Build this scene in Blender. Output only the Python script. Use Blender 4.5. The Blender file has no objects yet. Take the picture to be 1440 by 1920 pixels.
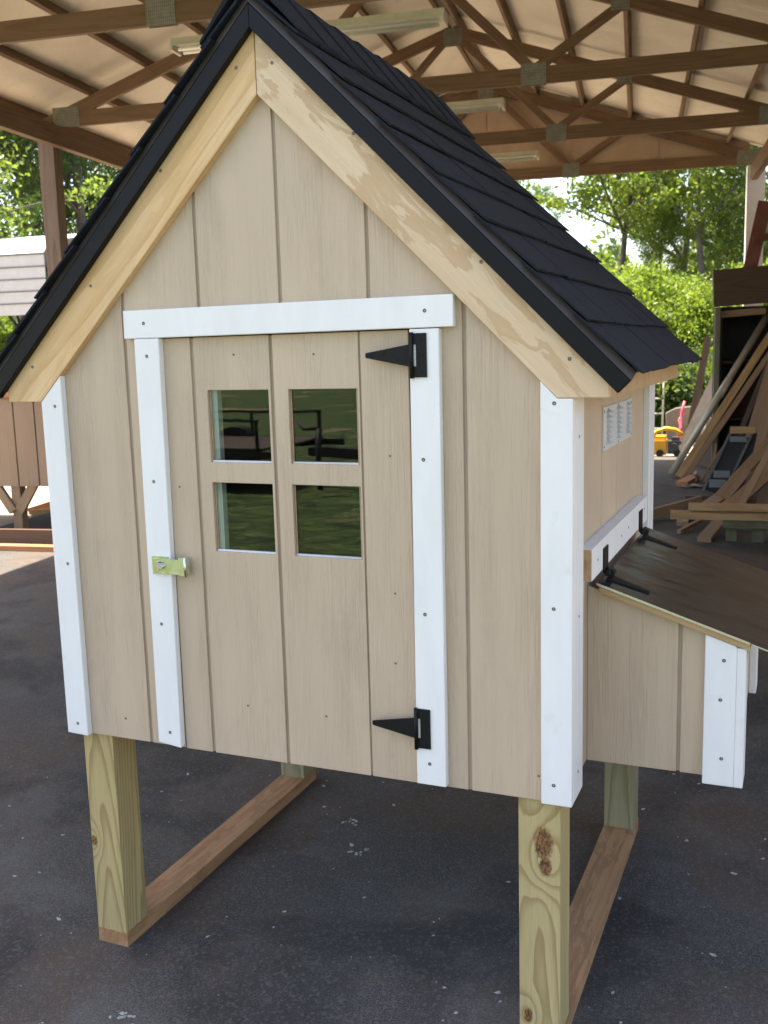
import bpy, bmesh, math, random
import numpy as np
from mathutils import Vector, Matrix
random.seed(7); RNG = np.random.default_rng(11)
K = 0.0254                      # everything below is written in inches
S = bpy.context.scene
COL = S.collection

# ------------------------------------------------------------------ camera
cam_d = bpy.data.cameras.new('camera'); cam = bpy.data.objects.new('camera', cam_d); COL.objects.link(cam); S.camera = cam
CX, CY, CZ = 64.54, -75.06, 59.21
def _rot(a, b, c):
    ry = Matrix(((math.cos(a), -math.sin(a), 0), (math.sin(a), math.cos(a), 0), (0, 0, 1)))
    rx = Matrix(((1, 0, 0), (0, math.cos(b), -math.sin(b)), (0, math.sin(b), math.cos(b))))
    rr = Matrix(((math.cos(c), 0, math.sin(c)), (0, 1, 0), (-math.sin(c), 0, math.cos(c))))
    return ry @ rx @ rr
M = _rot(0.39951, -0.159793, 0.027468)
R_, F_, U_ = M.col[0], M.col[1], M.col[2]
mw = Matrix.Identity(4)
for i in range(3):
    mw[i][0] = R_[i]; mw[i][1] = U_[i]; mw[i][2] = -F_[i]; mw[i][3] = (CX, CY, CZ)[i] * K
cam.matrix_world = mw
cam_d.sensor_fit = 'VERTICAL'; cam_d.sensor_height = 24; cam_d.sensor_width = 18
cam_d.lens = 24 * 1869.9 / 1920
cam_d.clip_start = 0.05; cam_d.clip_end = 2000
cam_d.dof.use_dof = True; cam_d.dof.focus_distance = 2.15; cam_d.dof.aperture_fstop = 6.3
S.render.resolution_x = 768; S.render.resolution_y = 1024

# ------------------------------------------------------------------ barn frame and light
TH = math.radians(8.5); UX, UY = math.cos(TH), math.sin(TH)
def B(u, v, z): return Vector((u * UX - v * UY, u * UY + v * UX, z))
sd = B(-0.36, 0.12, 1.0); sd.normalize()          # towards the sun
W = bpy.data.worlds.new('World'); S.world = W; W.use_nodes = True
nt = W.node_tree; bg = nt.nodes['Background']
sky = nt.nodes.new('ShaderNodeTexSky'); sky.sky_type = 'NISHITA'; sky.sun_disc = False
sky.sun_elevation = math.asin(sd.z); sky.sun_rotation = math.atan2(sd.x, sd.y)
sky.air_density = 1.0; sky.dust_density = 2.4; sky.ozone_density = 1.0
nt.links.new(sky.outputs[0], bg.inputs[0]); bg.inputs[1].default_value = 0.13
sl = bpy.data.lights.new('sun', 'SUN'); sl.energy = 5.0; sl.angle = math.radians(0.5); sl.color = (1, .95, .86)
so = bpy.data.objects.new('sun', sl); COL.objects.link(so)
so.rotation_euler = sd.to_track_quat('Z', 'Y').to_euler(); so.location = (0, 0, 12)
S.view_settings.view_transform = 'Standard'; S.view_settings.look = 'None'
S.view_settings.exposure = 2.0; S.view_settings.gamma = 1; S.view_settings.use_curve_mapping = False
S.view_settings.use_white_balance = True; S.view_settings.white_balance_temperature = 7250; S.view_settings.white_balance_tint = 12.6   # the phone's own white balance

# ------------------------------------------------------------------ materials
class N:
    def __init__(s, name):
        s.m = bpy.data.materials.new(name); s.m.use_nodes = True; s.t = s.m.node_tree
        s.b = s.t.nodes['Principled BSDF']; s.out = s.t.nodes['Material Output']
        s.tc = s.t.nodes.new('ShaderNodeTexCoord'); s.oi = s.t.nodes.new('ShaderNodeObjectInfo')
    def put(s, sock, v):
        if isinstance(v, bpy.types.NodeSocket): s.t.links.new(v, sock)
        elif isinstance(v, (tuple, list)) and len(v) == 3 and sock.type == 'RGBA': sock.default_value = (*v, 1)
        else: sock.default_value = v
    def math(s, op, a, b=0.0, c=None):
        n = s.t.nodes.new('ShaderNodeMath'); n.operation = op; s.put(n.inputs[0], a); s.put(n.inputs[1], b)
        if c is not None: s.put(n.inputs[2], c)
        return n.outputs[0]
    def vmath(s, op, a, b=(0, 0, 0)):
        n = s.t.nodes.new('ShaderNodeVectorMath'); n.operation = op; s.put(n.inputs[0], a); s.put(n.inputs[1], b)
        return n.outputs['Value'] if op in ('LENGTH', 'DISTANCE') else n.outputs[0]
    def sep(s, v):
        n = s.t.nodes.new('ShaderNodeSeparateXYZ'); s.put(n.inputs[0], v); return n.outputs
    def comb(s, x, y, z):
        n = s.t.nodes.new('ShaderNodeCombineXYZ'); s.put(n.inputs[0], x); s.put(n.inputs[1], y); s.put(n.inputs[2], z); return n.outputs[0]
    def coords(s, scale=(1, 1, 1), rnd=True):
        v = s.tc.outputs['Object']
        if rnd:
            r = s.math('MULTIPLY', s.oi.outputs['Random'], 37.0)
            v = s.vmath('ADD', v, s.comb(r, s.math('MULTIPLY', r, 1.7), s.math('MULTIPLY', r, -2.3)))
        return s.vmath('MULTIPLY', v, scale)
    def noise(s, v, scale=5, detail=3, rough=.5, dist=0, col=False):
        n = s.t.nodes.new('ShaderNodeTexNoise'); s.put(n.inputs['Vector'], v)
        n.inputs['Scale'].default_value = scale; n.inputs['Detail'].default_value = detail
        n.inputs['Roughness'].default_value = rough; n.inputs['Distortion'].default_value = dist
        return n.outputs['Color' if col else 'Fac']
    def vor(s, v, scale, out='Distance', rnd=1):
        n = s.t.nodes.new('ShaderNodeTexVoronoi'); s.put(n.inputs['Vector'], v); n.inputs['Scale'].default_value = scale
        n.inputs['Randomness'].default_value = rnd; return n.outputs[out]
    def ramp(s, f, stops, interp='LINEAR'):
        n = s.t.nodes.new('ShaderNodeValToRGB'); s.put(n.inputs[0], f); e = n.color_ramp.elements; n.color_ramp.interpolation = interp
        while len(e) < len(stops): e.new(.5)
        for k, (p, c) in enumerate(stops):
            e[k].position = p; e[k].color = (*c, 1) if isinstance(c, (tuple, list)) else (c, c, c, 1)
        return n.outputs[0]
    def mix(s, f, a, b, mode='MIX'):
        n = s.t.nodes.new('ShaderNodeMix'); n.data_type = 'RGBA'; n.blend_type = mode
        s.put(n.inputs[0], f); s.put(n.inputs[6], a); s.put(n.inputs[7], b); return n.outputs[2]
    def bump(s, h, strength=.5, dist=.001, nrm=None):
        n = s.t.nodes.new('ShaderNodeBump'); n.inputs['Strength'].default_value = strength; n.inputs['Distance'].default_value = dist
        s.put(n.inputs['Height'], h)
        if nrm: s.put(n.inputs['Normal'], nrm)
        return n.outputs[0]
    def fin(s, col=None, rough=None, metal=None, nrm=None, **k):
        if col is not None: s.put(s.b.inputs['Base Color'], col)
        if rough is not None: s.put(s.b.inputs['Roughness'], rough)
        if metal is not None: s.put(s.b.inputs['Metallic'], metal)
        if nrm is not None: s.put(s.b.inputs['Normal'], nrm)
        for a, v in k.items(): s.put(s.b.inputs[a], v)
        return s.m

def plain(name, c, rough=.6, metal=0., var=.25, scale=6, bump=0.0, **k):
    n = N(name); v = n.coords()
    f = n.noise(v, scale, 5, .6)
    d = tuple(x * (1 - var) for x in c); l = tuple(min(1, x * (1 + var * .6)) for x in c)
    col = n.ramp(f, [(.3, d), (.7, l)])
    rv = n.math('MULTIPLY', n.oi.outputs['Random'], var * .5)
    col = n.mix(rv, col, d)
    nr = n.bump(n.noise(v, scale * 12, 4, .6), bump, .002) if bump else None
    return n.fin(col, n.ramp(f, [(.2, rough * .85), (.8, min(1, rough * 1.1))]), metal, nr, **k)

def wood(name, light, mid, dark, freq=55., pith=(0.04, 0.015), tilt=.03, warp=1.2, rough=.65, knots=(), stain=0.0, contrast=.7, vary=.35, stainc=None):
    """grain runs along the object's X axis"""
    n = N(name); o = n.tc.outputs['Object']
    rnd = n.oi.outputs['Random']
    x, y, z = n.sep(o)
    nv = n.noise(n.coords((1.3, 9, 9)), 1.6, 3, .5, col=True)
    nx, ny, nz = n.sep(nv)
    yy = n.math('ADD', n.math('ADD', y, n.math('MULTIPLY', x, tilt)), n.math('ADD', n.math('MULTIPLY', n.math('SUBTRACT', rnd, .5), .03), -pith[0]))
    zz = n.math('ADD', z, -pith[1])
    yy = n.math('ADD', yy, n.math('MULTIPLY', n.math('SUBTRACT', nx, .5), .018 * warp))
    zz = n.math('ADD', zz, n.math('MULTIPLY', n.math('SUBTRACT', ny, .5), .022 * warp))
    r = n.vmath('LENGTH', n.comb(0.0, yy, zz))
    kd = None
    for (kx, ky, kz, ks) in knots:
        dv = n.vmath('MULTIPLY', n.vmath('SUBTRACT', o, (kx * K, ky * K, kz * K)), (.55, 1, 1))
        d = n.math('DIVIDE', n.vmath('LENGTH', dv), ks * K)
        g = n.math('EXPONENT', n.math('MULTIPLY', n.math('MULTIPLY', d, d), -.35))
        r = n.math('ADD', r, n.math('MULTIPLY', g, .021))
        core = n.ramp(n.math('ADD', d, n.math('MULTIPLY', n.math('SUBTRACT', n.noise(n.coords((60, 90, 90)), 1.5, 3), .5), .5)), [(.50, 1.), (.72, .0)])
        kd = core if kd is None else n.math('MAXIMUM', kd, core)
    fr = n.math('FRACT', n.math('MULTIPLY', r, freq))
    ring = n.ramp(fr, [(0, .0), (.55, .12), (.84, .85), (.93, 1.), (1., .0)])
    fine = n.noise(n.coords((3, 160, 160)), 3, 5, .7)
    blot = n.noise(n.coords((1.2, 7, 7)), 2.5, 3, .5)
    col = n.ramp(blot, [(.3, light), (.7, mid)])
    col = n.mix(n.math('MULTIPLY', ring, contrast), col, dark)
    col = n.mix(n.ramp(fine, [(.42, 0.), (.75, .5)]), col, dark)
    if stain:
        stf = n.ramp(n.noise(n.coords((5, 20, 20)), 1.1, 5, .6, .6), [(.5, 0.), (.53, stain), (.62, stain * .8), (.66, 0.)])
        col = n.mix(stf, col, stainc or dark)
    if kd is not None:
        kn = n.noise(n.coords((90, 140, 140)), 2, 3)
        col = n.mix(kd, col, n.ramp(kn, [(.35, (.03, .015, .008)), (.65, (.30, .13, .04))]))
    col = n.mix(n.math('MULTIPLY', rnd, vary), col, tuple(c * .62 for c in mid))
    nr = n.bump(n.math('ADD', fine, n.math('MULTIPLY', ring, .5)), .35, .0006)
    return n.fin(col, rough, None, nr)

def siding_mat(name, c):
    n = N(name)
    v = n.coords((1, 1, 1))
    g1 = n.noise(n.vmath('MULTIPLY', v, (210, 210, 7)), 1.0, 3, .55, .9)
    g2 = n.noise(n.vmath('MULTIPLY', v, (105, 105, 4.5)), 1.0, 4, .6, 1.6)
    g3 = n.noise(n.vmath('MULTIPLY', v, (1.2, 1.2, .5)), 3.0, 3, .5)
    m = n.ramp(g2, [(.40, 0.), (.52, 1.)])
    amp = n.ramp(n.noise(n.vmath('MULTIPLY', v, (11, 11, 1.3)), 1.4, 3, .6), [(.36, .12), (.60, 1.)])
    h = n.math('MULTIPLY', n.math('ADD', n.ramp(g1, [(.38, 0.), (.60, 1.)]), n.math('MULTIPLY', m, .9)), amp)
    col = n.ramp(g3, [(.3, tuple(x * .93 for x in c)), (.7, tuple(x * 1.05 for x in c))])
    col = n.mix(n.math('MULTIPLY', n.ramp(g1, [(.30, 1.), (.46, 0.)]), n.math('MULTIPLY', amp, .07)), col, tuple(x * .55 for x in c))
    col = n.mix(n.ramp(n.noise(n.vmath('MULTIPLY', v, (40, 40, 40)), 1.3, 5, .7), [(.62, 0.), (.78, .16)]), col, (.16, .13, .10))
    col = n.mix(n.ramp(n.noise(n.vmath('MULTIPLY', v, (5, 5, 3)), 1.2, 6, .7, .4), [(.56, 0.), (.74, .22)]), col, (.30, .235, .17))
    return n.fin(col, .58, None, n.bump(h, .66, .0013))

SIDING = siding_mat('tan_siding_paint', (.525, .405, .288))
GROOVE = siding_mat('tan_siding_groove', (.38, .29, .20))
def white_mat():
    n = N('white_trim_paint'); v = n.coords()
    a = n.noise(n.vmath('MULTIPLY', v, (14, 14, 3)), 1.5, 4, .6)
    col = n.ramp(a, [(.3, (.76, .755, .745)), (.7, (.82, .815, .805))])
    sm = n.ramp(n.noise(v, 9, 5, .65, .5), [(.64, 0.), (.76, .30)])
    col = n.mix(sm, col, (.52, .47, .40))
    br = n.noise(n.vmath('MULTIPLY', v, (220, 220, 9)), 1, 3)
    return n.fin(col, .42, None, n.bump(br, .25, .0005))
WHITE = white_mat()
ENDGRAIN = plain('raw_pine_end', (.46, .30, .16), .7, var=.3, scale=40)
PINE_L = wood('pine_rake_left', (.78, .57, .33), (.72, .46, .22), (.50, .27, .10), freq=30, pith=(-.05, .035), tilt=.025, warp=2.6, contrast=.55, vary=0, stain=.25, stainc=(.50, .30, .13))
PINE_R = wood('pine_rake_right', (.76, .60, .41), (.70, .52, .34), (.50, .32, .18), freq=9, pith=(-.06, .02), tilt=.05, warp=5.5, contrast=.35, vary=0, stain=.75, stainc=(.50, .32, .17))
PINE = wood('pine_board', (.60, .42, .24), (.52, .34, .17), (.33, .18, .08), freq=40, contrast=.5)
POST_L = wood('treated_post', (.56, .43, .19), (.46, .36, .17), (.24, .15, .05), freq=105, pith=(-.045, .0), tilt=.055, warp=.9, knots=[(-1.2, 1.7, -1.45, .55)], vary=.1)
POST_R = wood('treated_post_knotty', (.55, .43, .21), (.47, .38, .18), (.25, .16, .05), freq=100, pith=(-.05, -.006), tilt=.035, warp=1.1, knots=[(6.6, 1.75, .35, 1.25), (4.6, 1.75, .5, .8), (-9.4, 1.75, -1.0, .6)], vary=.1)
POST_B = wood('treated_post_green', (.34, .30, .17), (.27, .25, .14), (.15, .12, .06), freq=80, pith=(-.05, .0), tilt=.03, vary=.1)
SKID = wood('skid_board_wood', (.52, .30, .15), (.44, .235, .11), (.27, .13, .055), freq=45, contrast=.4, vary=.15, stain=.35, stainc=(.14, .06, .03))
TRUSS = wood('truss_lumber', (.27, .165, .098), (.19, .115, .068), (.085, .05, .03), freq=35, contrast=.5, vary=.45, rough=.75)
BARNPOST = wood('weathered_post', (.24, .17, .125), (.18, .12, .085), (.10, .06, .04), freq=30, vary=.2)
LUMBER = wood('scrap_lumber', (.42, .28, .17), (.33, .21, .12), (.20, .11, .06), freq=40, contrast=.45, vary=.5)
LUMBER_Y = wood('new_lumber', (.50, .34, .17), (.42, .27, .12), (.24, .13, .05), freq=45, contrast=.5, vary=.15)
LUMBER_O = wood('reddish_lumber', (.55, .26, .11), (.46, .20, .08), (.28, .11, .04), freq=35, contrast=.4, vary=.1)
LUMBER_D = wood('dark_lumber', (.10, .065, .045), (.08, .05, .035), (.04, .022, .015), freq=35, vary=.3)
GREENWOOD = plain('treated_green_wood', (.125, .125, .07), .7, var=.35, scale=9)
PLY = wood('plywood_face', (.33, .22, .14), (.28, .185, .115), (.19, .11, .065), freq=9, contrast=.35, warp=4, vary=.3)

def shingle_mat():
    n = N('charcoal_shingle'); v = n.coords()
    f = n.noise(v, 190, 4, .85)
    col = n.ramp(f, [(.32, (.003, .0045, .008)), (.58, (.010, .0145, .026)), (.78, (.034, .043, .065))])
    sp = n.vor(v, 260); spc = n.ramp(sp, [(.07, .8), (.16, 0.)])
    ms = n.ramp(n.noise(v, 26, 3), [(.52, 0.), (.66, 1.)])
    col = n.mix(n.math('MULTIPLY', spc, ms), col, (.30, .32, .36))
    col = n.mix(n.math('MULTIPLY', n.oi.outputs['Random'], .55), col, (.012, .013, .017))
    return n.fin(col, .85, None, n.bump(f, 1., .0022), **{'Specular IOR Level': .3})
SHINGLE = shingle_mat()
BLACKM = plain('black_drip_metal', (.004, .0045, .006), .45, 0, var=.15, scale=20, **{'Specular IOR Level': .2})
HEM_REFL = plain('hem_barn_reflection', (.05, .04, .034), .45, 0, var=.2, scale=20)  # brown reflection of the barn put into the hem's colour
HINGE = plain('black_hinge_steel', (.008, .008, .009), .5, 0, var=.2, scale=60, bump=.1, **{'Specular IOR Level': .22})
SCREW = plain('screw_head_steel', (.20, .19, .18), .45, .7, var=.5, scale=300)
def zinc_mat():
    n = N('yellow_zinc'); v = n.coords()
    f = n.noise(v, 30, 2)
    return n.fin(n.ramp(f, [(.35, (.50, .56, .36)), (.5, (.66, .70, .50)), (.65, (.66, .74, .76))]), .22, .95)
ZINC = zinc_mat()
def lid_mat():
    n = N('dull_sheet_metal'); v = n.coords()
    f = n.noise(n.vmath('MULTIPLY', v, (3, 9, 3)), 1.5, 4, .6)
    return n.fin(n.ramp(f, [(.3, (.09, .105, .115)), (.7, (.17, .19, .20))]), n.ramp(f, [(.3, .13), (.7, .24)]), .9,
                 n.bump(n.noise(n.vmath('MULTIPLY', v, (2.5, 6, 2)), 1.5, 3), .7, .006))
LIDM = lid_mat()
ALU = plain('aluminium_edge', (.62, .63, .64), .28, .9, var=.1)
def galv_mat():
    n = N('galvanised_plate'); x, y, z = n.sep(n.tc.outputs['Object'])
    st = n.math('SINE', n.math('MULTIPLY', x, 420.)); tz = n.math('SINE', n.math('MULTIPLY', z, 260.))
    f = n.noise(n.coords(), 20, 3)
    col = n.ramp(f, [(.3, (.22, .22, .19)), (.7, (.32, .32, .29))])
    col = n.mix(n.ramp(n.math('MULTIPLY', st, n.math('ADD', tz, 1.2)), [(.1, 0.), (.5, .75)]), col, (.09, .085, .07))
    return n.fin(col, .5, .45)
GALV = galv_mat()
VENTM = plain('white_vent_metal', (.62, .63, .62), .45, .1, var=.1)
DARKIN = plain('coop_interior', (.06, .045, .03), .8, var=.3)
def glass_mat():
    n = N('clear_acrylic'); v = n.coords()
    return n.fin((.75, .82, .76), .0, 0, n.bump(n.noise(v, 7, 2), .15, .0008), IOR=1.52, **{'Transmission Weight': 1.0})
GLASS = glass_mat()
def panel_mat(name, a, b, c):
    n = N(name); v = n.coords((1, 1, 1))
    f = n.noise(v, 2.2, 5, .6, .4); g = n.noise(v, 60, 3, .7)
    col = n.ramp(f, [(.3, a), (.55, b), (.75, c)])
    col = n.mix(n.ramp(g, [(.4, .0), (.7, .18)]), col, tuple(x * .6 for x in a))
    return n.fin(col, .8, None, n.bump(f, .3, .006))
CEIL = panel_mat('roof_sheathing', (.66, .60, .51), (.76, .70, .60), (.80, .745, .65))
GABLEP = panel_mat('gable_sheathing', (.44, .31, .23), (.50, .37, .275), (.55, .42, .32))
ROOFTIN = plain('roof_tin', (.4, .4, .4), .5, .4)
def slab_mat():
    n = N('stained_concrete'); v = n.coords((1, 1, 1), rnd=False)
    big = n.noise(v, 1.5, 7, .66, .6); med = n.noise(v, 5, 6, .65); fine = n.noise(v, 210, 3, .8)
    col = n.ramp(big, [(.36, (.018, .017, .0165)), (.50, (.040, .036, .033)), (.66, (.095, .087, .079))])
    col = n.mix(n.ramp(fine, [(.46, .0), (.60, .7)]), col, (.165, .155, .145))
    col = n.mix(n.ramp(fine, [(.30, .5), (.42, 0.)]), col, (.018, .018, .019))
    br = n.math('MULTIPLY', n.ramp(n.noise(n.vmath('ADD', v, (3, 8, 1)), 1.7, 5, .6, .5), [(.45, 0.), (.57, .8)]), n.ramp(med, [(.35, .3), (.6, 1.)]))
    col = n.mix(br, col, (.085, .055, .037))
    dk = n.ramp(n.noise(n.vmath('ADD', v, (9, 1, 4)), 1.3, 5, .65, .6), [(.52, 0.), (.62, .75)])
    col = n.mix(dk, col, (.024, .023, .024))
    ag = n.ramp(n.vor(v, 140, 'Color'), [(.60, 0.), (.85, .30)])
    col = n.mix(ag, col, (.17, .165, .155))
    fl = n.ramp(n.vor(n.vmath('ADD', v, (0, 0, 0)), 22), [(.05, 1.), (.085, 0.)])
    flm = n.ramp(n.noise(v, 16, 4, .7), [(.55, 0.), (.62, 1.)])
    col = n.mix(n.math('MULTIPLY', n.math('MULTIPLY', fl, flm), .7), col, (.30, .29, .27))
    pt = n.math('MULTIPLY', n.ramp(n.noise(n.vmath('ADD', v, (5, 5, 0)), 2.3, 7, .8), [(.63, 0.), (.69, .6)]), n.ramp(fine, [(.42, 0.), (.52, 1.)]))
    col = n.mix(pt, col, (.24, .24, .235))
    return n.fin(col, n.ramp(big, [(.3, .78), (.7, .95)]), None, n.bump(n.math('ADD', fine, n.math('MULTIPLY', med, .6)), .4, .0015))
SLAB = slab_mat()
def ground_mat(name, a, b, c, sc=.35):
    n = N(name); v = n.coords(rnd=False)
    f = n.noise(v, sc, 8, .65); g = n.noise(v, sc * 60, 4, .7)
    col = n.ramp(f, [(.35, a), (.52, b), (.68, c)])
    col = n.mix(n.ramp(g, [(.4, 0.), (.7, .5)]), col, tuple(x * .55 for x in b))
    return n.fin(col, .95, None, n.bump(g, .8, .02))
SAND = ground_mat('sandy_yard', (.36, .29, .21), (.42, .35, .26), (.30, .23, .15))
def grass_mat():
    n = N('mown_grass'); v = n.coords(rnd=False)
    a = n.noise(v, .5, 3, .6); b = n.noise(v, 3.2, 5, .75, .5); c = n.noise(v, 14, 4, .8)
    col = n.ramp(b, [(.36, (.012, .03, .006)), (.50, (.06, .11, .02)), (.66, (.15, .20, .05))])
    col = n.mix(n.ramp(c, [(.42, 0.), (.60, .75)]), col, (.015, .035, .008))
    col = n.mix(n.ramp(a, [(.58, 0.), (.66, .8)]), col, (.30, .22, .14))
    return n.fin(col, .95, None, n.bump(c, 1, .05))
GRASS = grass_mat()
FOREST = ground_mat('forest_floor', (.05, .045, .025), (.07, .06, .03), (.05, .07, .02), .5)
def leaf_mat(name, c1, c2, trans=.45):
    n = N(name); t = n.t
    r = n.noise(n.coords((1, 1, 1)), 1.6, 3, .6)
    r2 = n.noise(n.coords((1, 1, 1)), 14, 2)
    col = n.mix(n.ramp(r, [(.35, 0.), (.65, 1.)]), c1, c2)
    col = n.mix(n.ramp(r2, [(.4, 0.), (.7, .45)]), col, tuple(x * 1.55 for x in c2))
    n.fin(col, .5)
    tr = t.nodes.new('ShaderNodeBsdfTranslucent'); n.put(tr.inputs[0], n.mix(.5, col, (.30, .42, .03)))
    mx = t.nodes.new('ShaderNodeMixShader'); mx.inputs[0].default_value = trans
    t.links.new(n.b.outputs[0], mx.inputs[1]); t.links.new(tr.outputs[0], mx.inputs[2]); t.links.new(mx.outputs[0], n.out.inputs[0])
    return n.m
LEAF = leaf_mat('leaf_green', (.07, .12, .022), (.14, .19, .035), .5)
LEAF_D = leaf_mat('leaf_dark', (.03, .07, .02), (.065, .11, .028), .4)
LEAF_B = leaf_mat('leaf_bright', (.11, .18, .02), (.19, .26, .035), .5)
BARK = plain('bark', (.10, .085, .07), .9, var=.45, scale=9, bump=.6)
BARK_P = plain('pine_bark', (.13, .10, .08), .9, var=.45, scale=7, bump=.6)

# ------------------------------------------------------------------ object helpers
WM = {}
def link(o, parent=None, world=None):
    COL.objects.link(o)
    world = world or Matrix.Identity(4)
    if parent is not None:
        o.parent = parent; o.matrix_parent_inverse = Matrix.Identity(4)
        o.matrix_local = WM[parent.name].inverted() @ world
    else: o.matrix_local = world
    WM[o.name] = world
    return o
def tag(o, label=None, cat=None, group=None, kind=None):
    if label: o['label'] = label
    if cat: o['category'] = cat
    if group: o['group'] = group
    if kind: o['kind'] = kind
    return o
def thing(name, label, cat, loc=(0, 0, 0), group=None, rz=0):
    o = bpy.data.objects.new(name, None); o.empty_display_size = .1
    link(o, None, Matrix.Translation(Vector(loc) * K) @ Matrix.Rotation(rz, 4, 'Z'))
    return tag(o, label, cat, group)
def node(name, parent, loc=(0, 0, 0)):
    o = bpy.data.objects.new(name, None); o.empty_display_size = .05
    return link(o, parent, Matrix.Translation(Vector(loc) * K))
def meshobj(name, bm, mats, parent=None, world=None, smooth=False, bevel=0.0):
    if bevel:
        bmesh.ops.bevel(bm, geom=[e for e in bm.edges if len(e.link_faces) == 2 and e.calc_face_angle(0) > .5], offset=bevel * K, segments=1, affect='EDGES')
    me = bpy.data.meshes.new(name); bm.normal_update(); bm.to_mesh(me); bm.free()
    for m in (mats if isinstance(mats, (list, tuple)) else [mats]): me.materials.append(m)
    if smooth:
        for p in me.polygons: p.use_smooth = True
    return link(bpy.data.objects.new(name, me), parent, world)
def bx(bm, a, b, mat=0):
    """box between two corners, in inches"""
    lo = [min(a[i], b[i]) * K for i in range(3)]; hi = [max(a[i], b[i]) * K for i in range(3)]
    v = [bm.verts.new((x, y, z)) for x in (lo[0], hi[0]) for y in (lo[1], hi[1]) for z in (lo[2], hi[2])]
    for f in ((0, 1, 3, 2), (4, 6, 7, 5), (0, 4, 5, 1), (2, 3, 7, 6), (0, 2, 6, 4), (1, 5, 7, 3)):
        bm.faces.new([v[i] for i in f]).material_index = mat
def box(name, a, b, mat, parent=None, bevel=0.0):
    """box whose object origin is its centre"""
    c = [(a[i] + b[i]) / 2 for i in range(3)]; bm = bmesh.new()
    bx(bm, [a[i] - c[i] for i in range(3)], [b[i] - c[i] for i in range(3)])
    return meshobj(name, bm, mat, parent, Matrix.Translation(Vector(c) * K), bevel=bevel)
_bc = {}
def board(name, A, Bp, w, t, mat, parent=None, up=(0, 0, 1), bevel=0.0, rnd=False):
    """a board from A to B: w along 'up', t across; its grain runs along its own X"""
    A = Vector(A); Bp = Vector(Bp); d = (Bp - A); L = d.length; d.normalize(); up = Vector(up)
    z = (up - d * up.dot(d)).normalized(); y = z.cross(d)
    m = Matrix.Identity(4)
    for i in range(3): m[i][0] = d[i]; m[i][1] = y[i]; m[i][2] = z[i]; m[i][3] = (A[i] + Bp[i]) / 2 * K
    key = (round(L, 2), w, t, mat.name, bevel)
    if key in _bc:
        return link(bpy.data.objects.new(name, _bc[key]), parent, m)
    bm = bmesh.new(); bx(bm, (-L / 2, -t / 2, -w / 2), (L / 2, t / 2, w / 2))
    o = meshobj(name, bm, mat, parent, m, bevel=bevel); _bc[key] = o.data
    return o
def prism(name, pts, plane, d0, d1, mat, parent=None, bevel=0.0, origin=None, extra=None):
    """polygon pts in plane 'xz' (extruded along y), 'yz' (along x) or 'xy' (along z) from d0 to d1"""
    def P(p, d):
        return {'xz': (p[0], d, p[1]), 'yz': (d, p[0], p[1]), 'xy': (p[0], p[1], d)}[plane]
    if origin is None:
        origin = P((sum(p[0] for p in pts) / len(pts), sum(p[1] for p in pts) / len(pts)), (d0 + d1) / 2)
    O = Vector(origin); bm = bmesh.new()
    a = [bm.verts.new((Vector(P(p, d0)) - O) * K) for p in pts]; b = [bm.verts.new((Vector(P(p, d1)) - O) * K) for p in pts]
    bm.faces.new(a); bm.faces.new(b[::-1])
    n = len(pts)
    for i in range(n): bm.faces.new((a[i], b[i], b[(i + 1) % n], a[(i + 1) % n]))
    if extra: extra(bm, O)
    bmesh.ops.recalc_face_normals(bm, faces=bm.faces)
    return meshobj(name, bm, mat, parent, Matrix.Translation(O * K), bevel=bevel)
def tubebm(bm, pts, r, seg=8, cap=True, mat=0):
    pts = [Vector(p) for p in pts]; rs = r if isinstance(r, (list, tuple)) else [r] * len(pts); rings = []
    ref = Vector((0, 0, 1))
    for i, p in enumerate(pts):
        d = (pts[min(i + 1, len(pts) - 1)] - pts[max(i - 1, 0)]).normalized()
        if abs(d.dot(ref)) > .95: rf = Vector((1, 0, 0))
        else: rf = ref
        a = d.cross(rf).normalized(); b = d.cross(a)
        rings.append([bm.verts.new((p + (a * math.cos(2 * math.pi * k / seg) + b * math.sin(2 * math.pi * k / seg)) * rs[i]) * K) for k in range(seg)])
    for i in range(len(rings) - 1):
        for k in range(seg):
            f = bm.faces.new((rings[i][k], rings[i][(k + 1) % seg], rings[i + 1][(k + 1) % seg], rings[i + 1][k])); f.smooth = True; f.material_index = mat
    if cap:
        bm.faces.new(rings[0][::-1]).material_index = mat; bm.faces.new(rings[-1]).material_index = mat
def tube(name, pts, r, mat, parent=None, seg=8):
    c = sum((Vector(p) for p in pts), Vector()) / len(pts); bm = bmesh.new()
    tubebm(bm, [Vector(p) - c for p in pts], r, seg)
    return meshobj(name, bm, mat, parent, Matrix.Translation(c * K))
def struct(o): o['kind'] = 'structure'; return o

# ------------------------------------------------------------------ setting: ground
def sheet(name, pts, z, mat):
    bm = bmesh.new(); bm.faces.new([bm.verts.new((p[0] * K, p[1] * K, z * K)) for p in pts])
    return struct(meshobj(name, bm, mat))
R9 = 9000
sheet('ground', [(-R9, -R9), (R9, -R9), (R9, R9), (-R9, R9)], -1.2, SAND)
sheet('grass', [tuple(B(u, v, 0)[:2]) for u, v in ((-3000, -3000), (3000, -3000), (3000, -116), (-3000, -116))], -.9, GRASS)
sheet('forest_floor', [tuple(B(u, v, 0)[:2]) for u, v in ((-3000, 720), (-150, 690), (-60, 530), (3000, 500), (3000, 5000), (-3000, 5000))], -.9, FOREST)  # dark ground brought nearer on the right to stand in for shade
_s = [B(u, v, 0) for u, v in ((-172, -112), (150, -112), (150, 468), (-172, 468))]
struct(prism('concrete_floor', [(p.x, p.y) for p in _s], 'xy', -4, 0, SLAB, origin=(0, 0, 0)))

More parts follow.
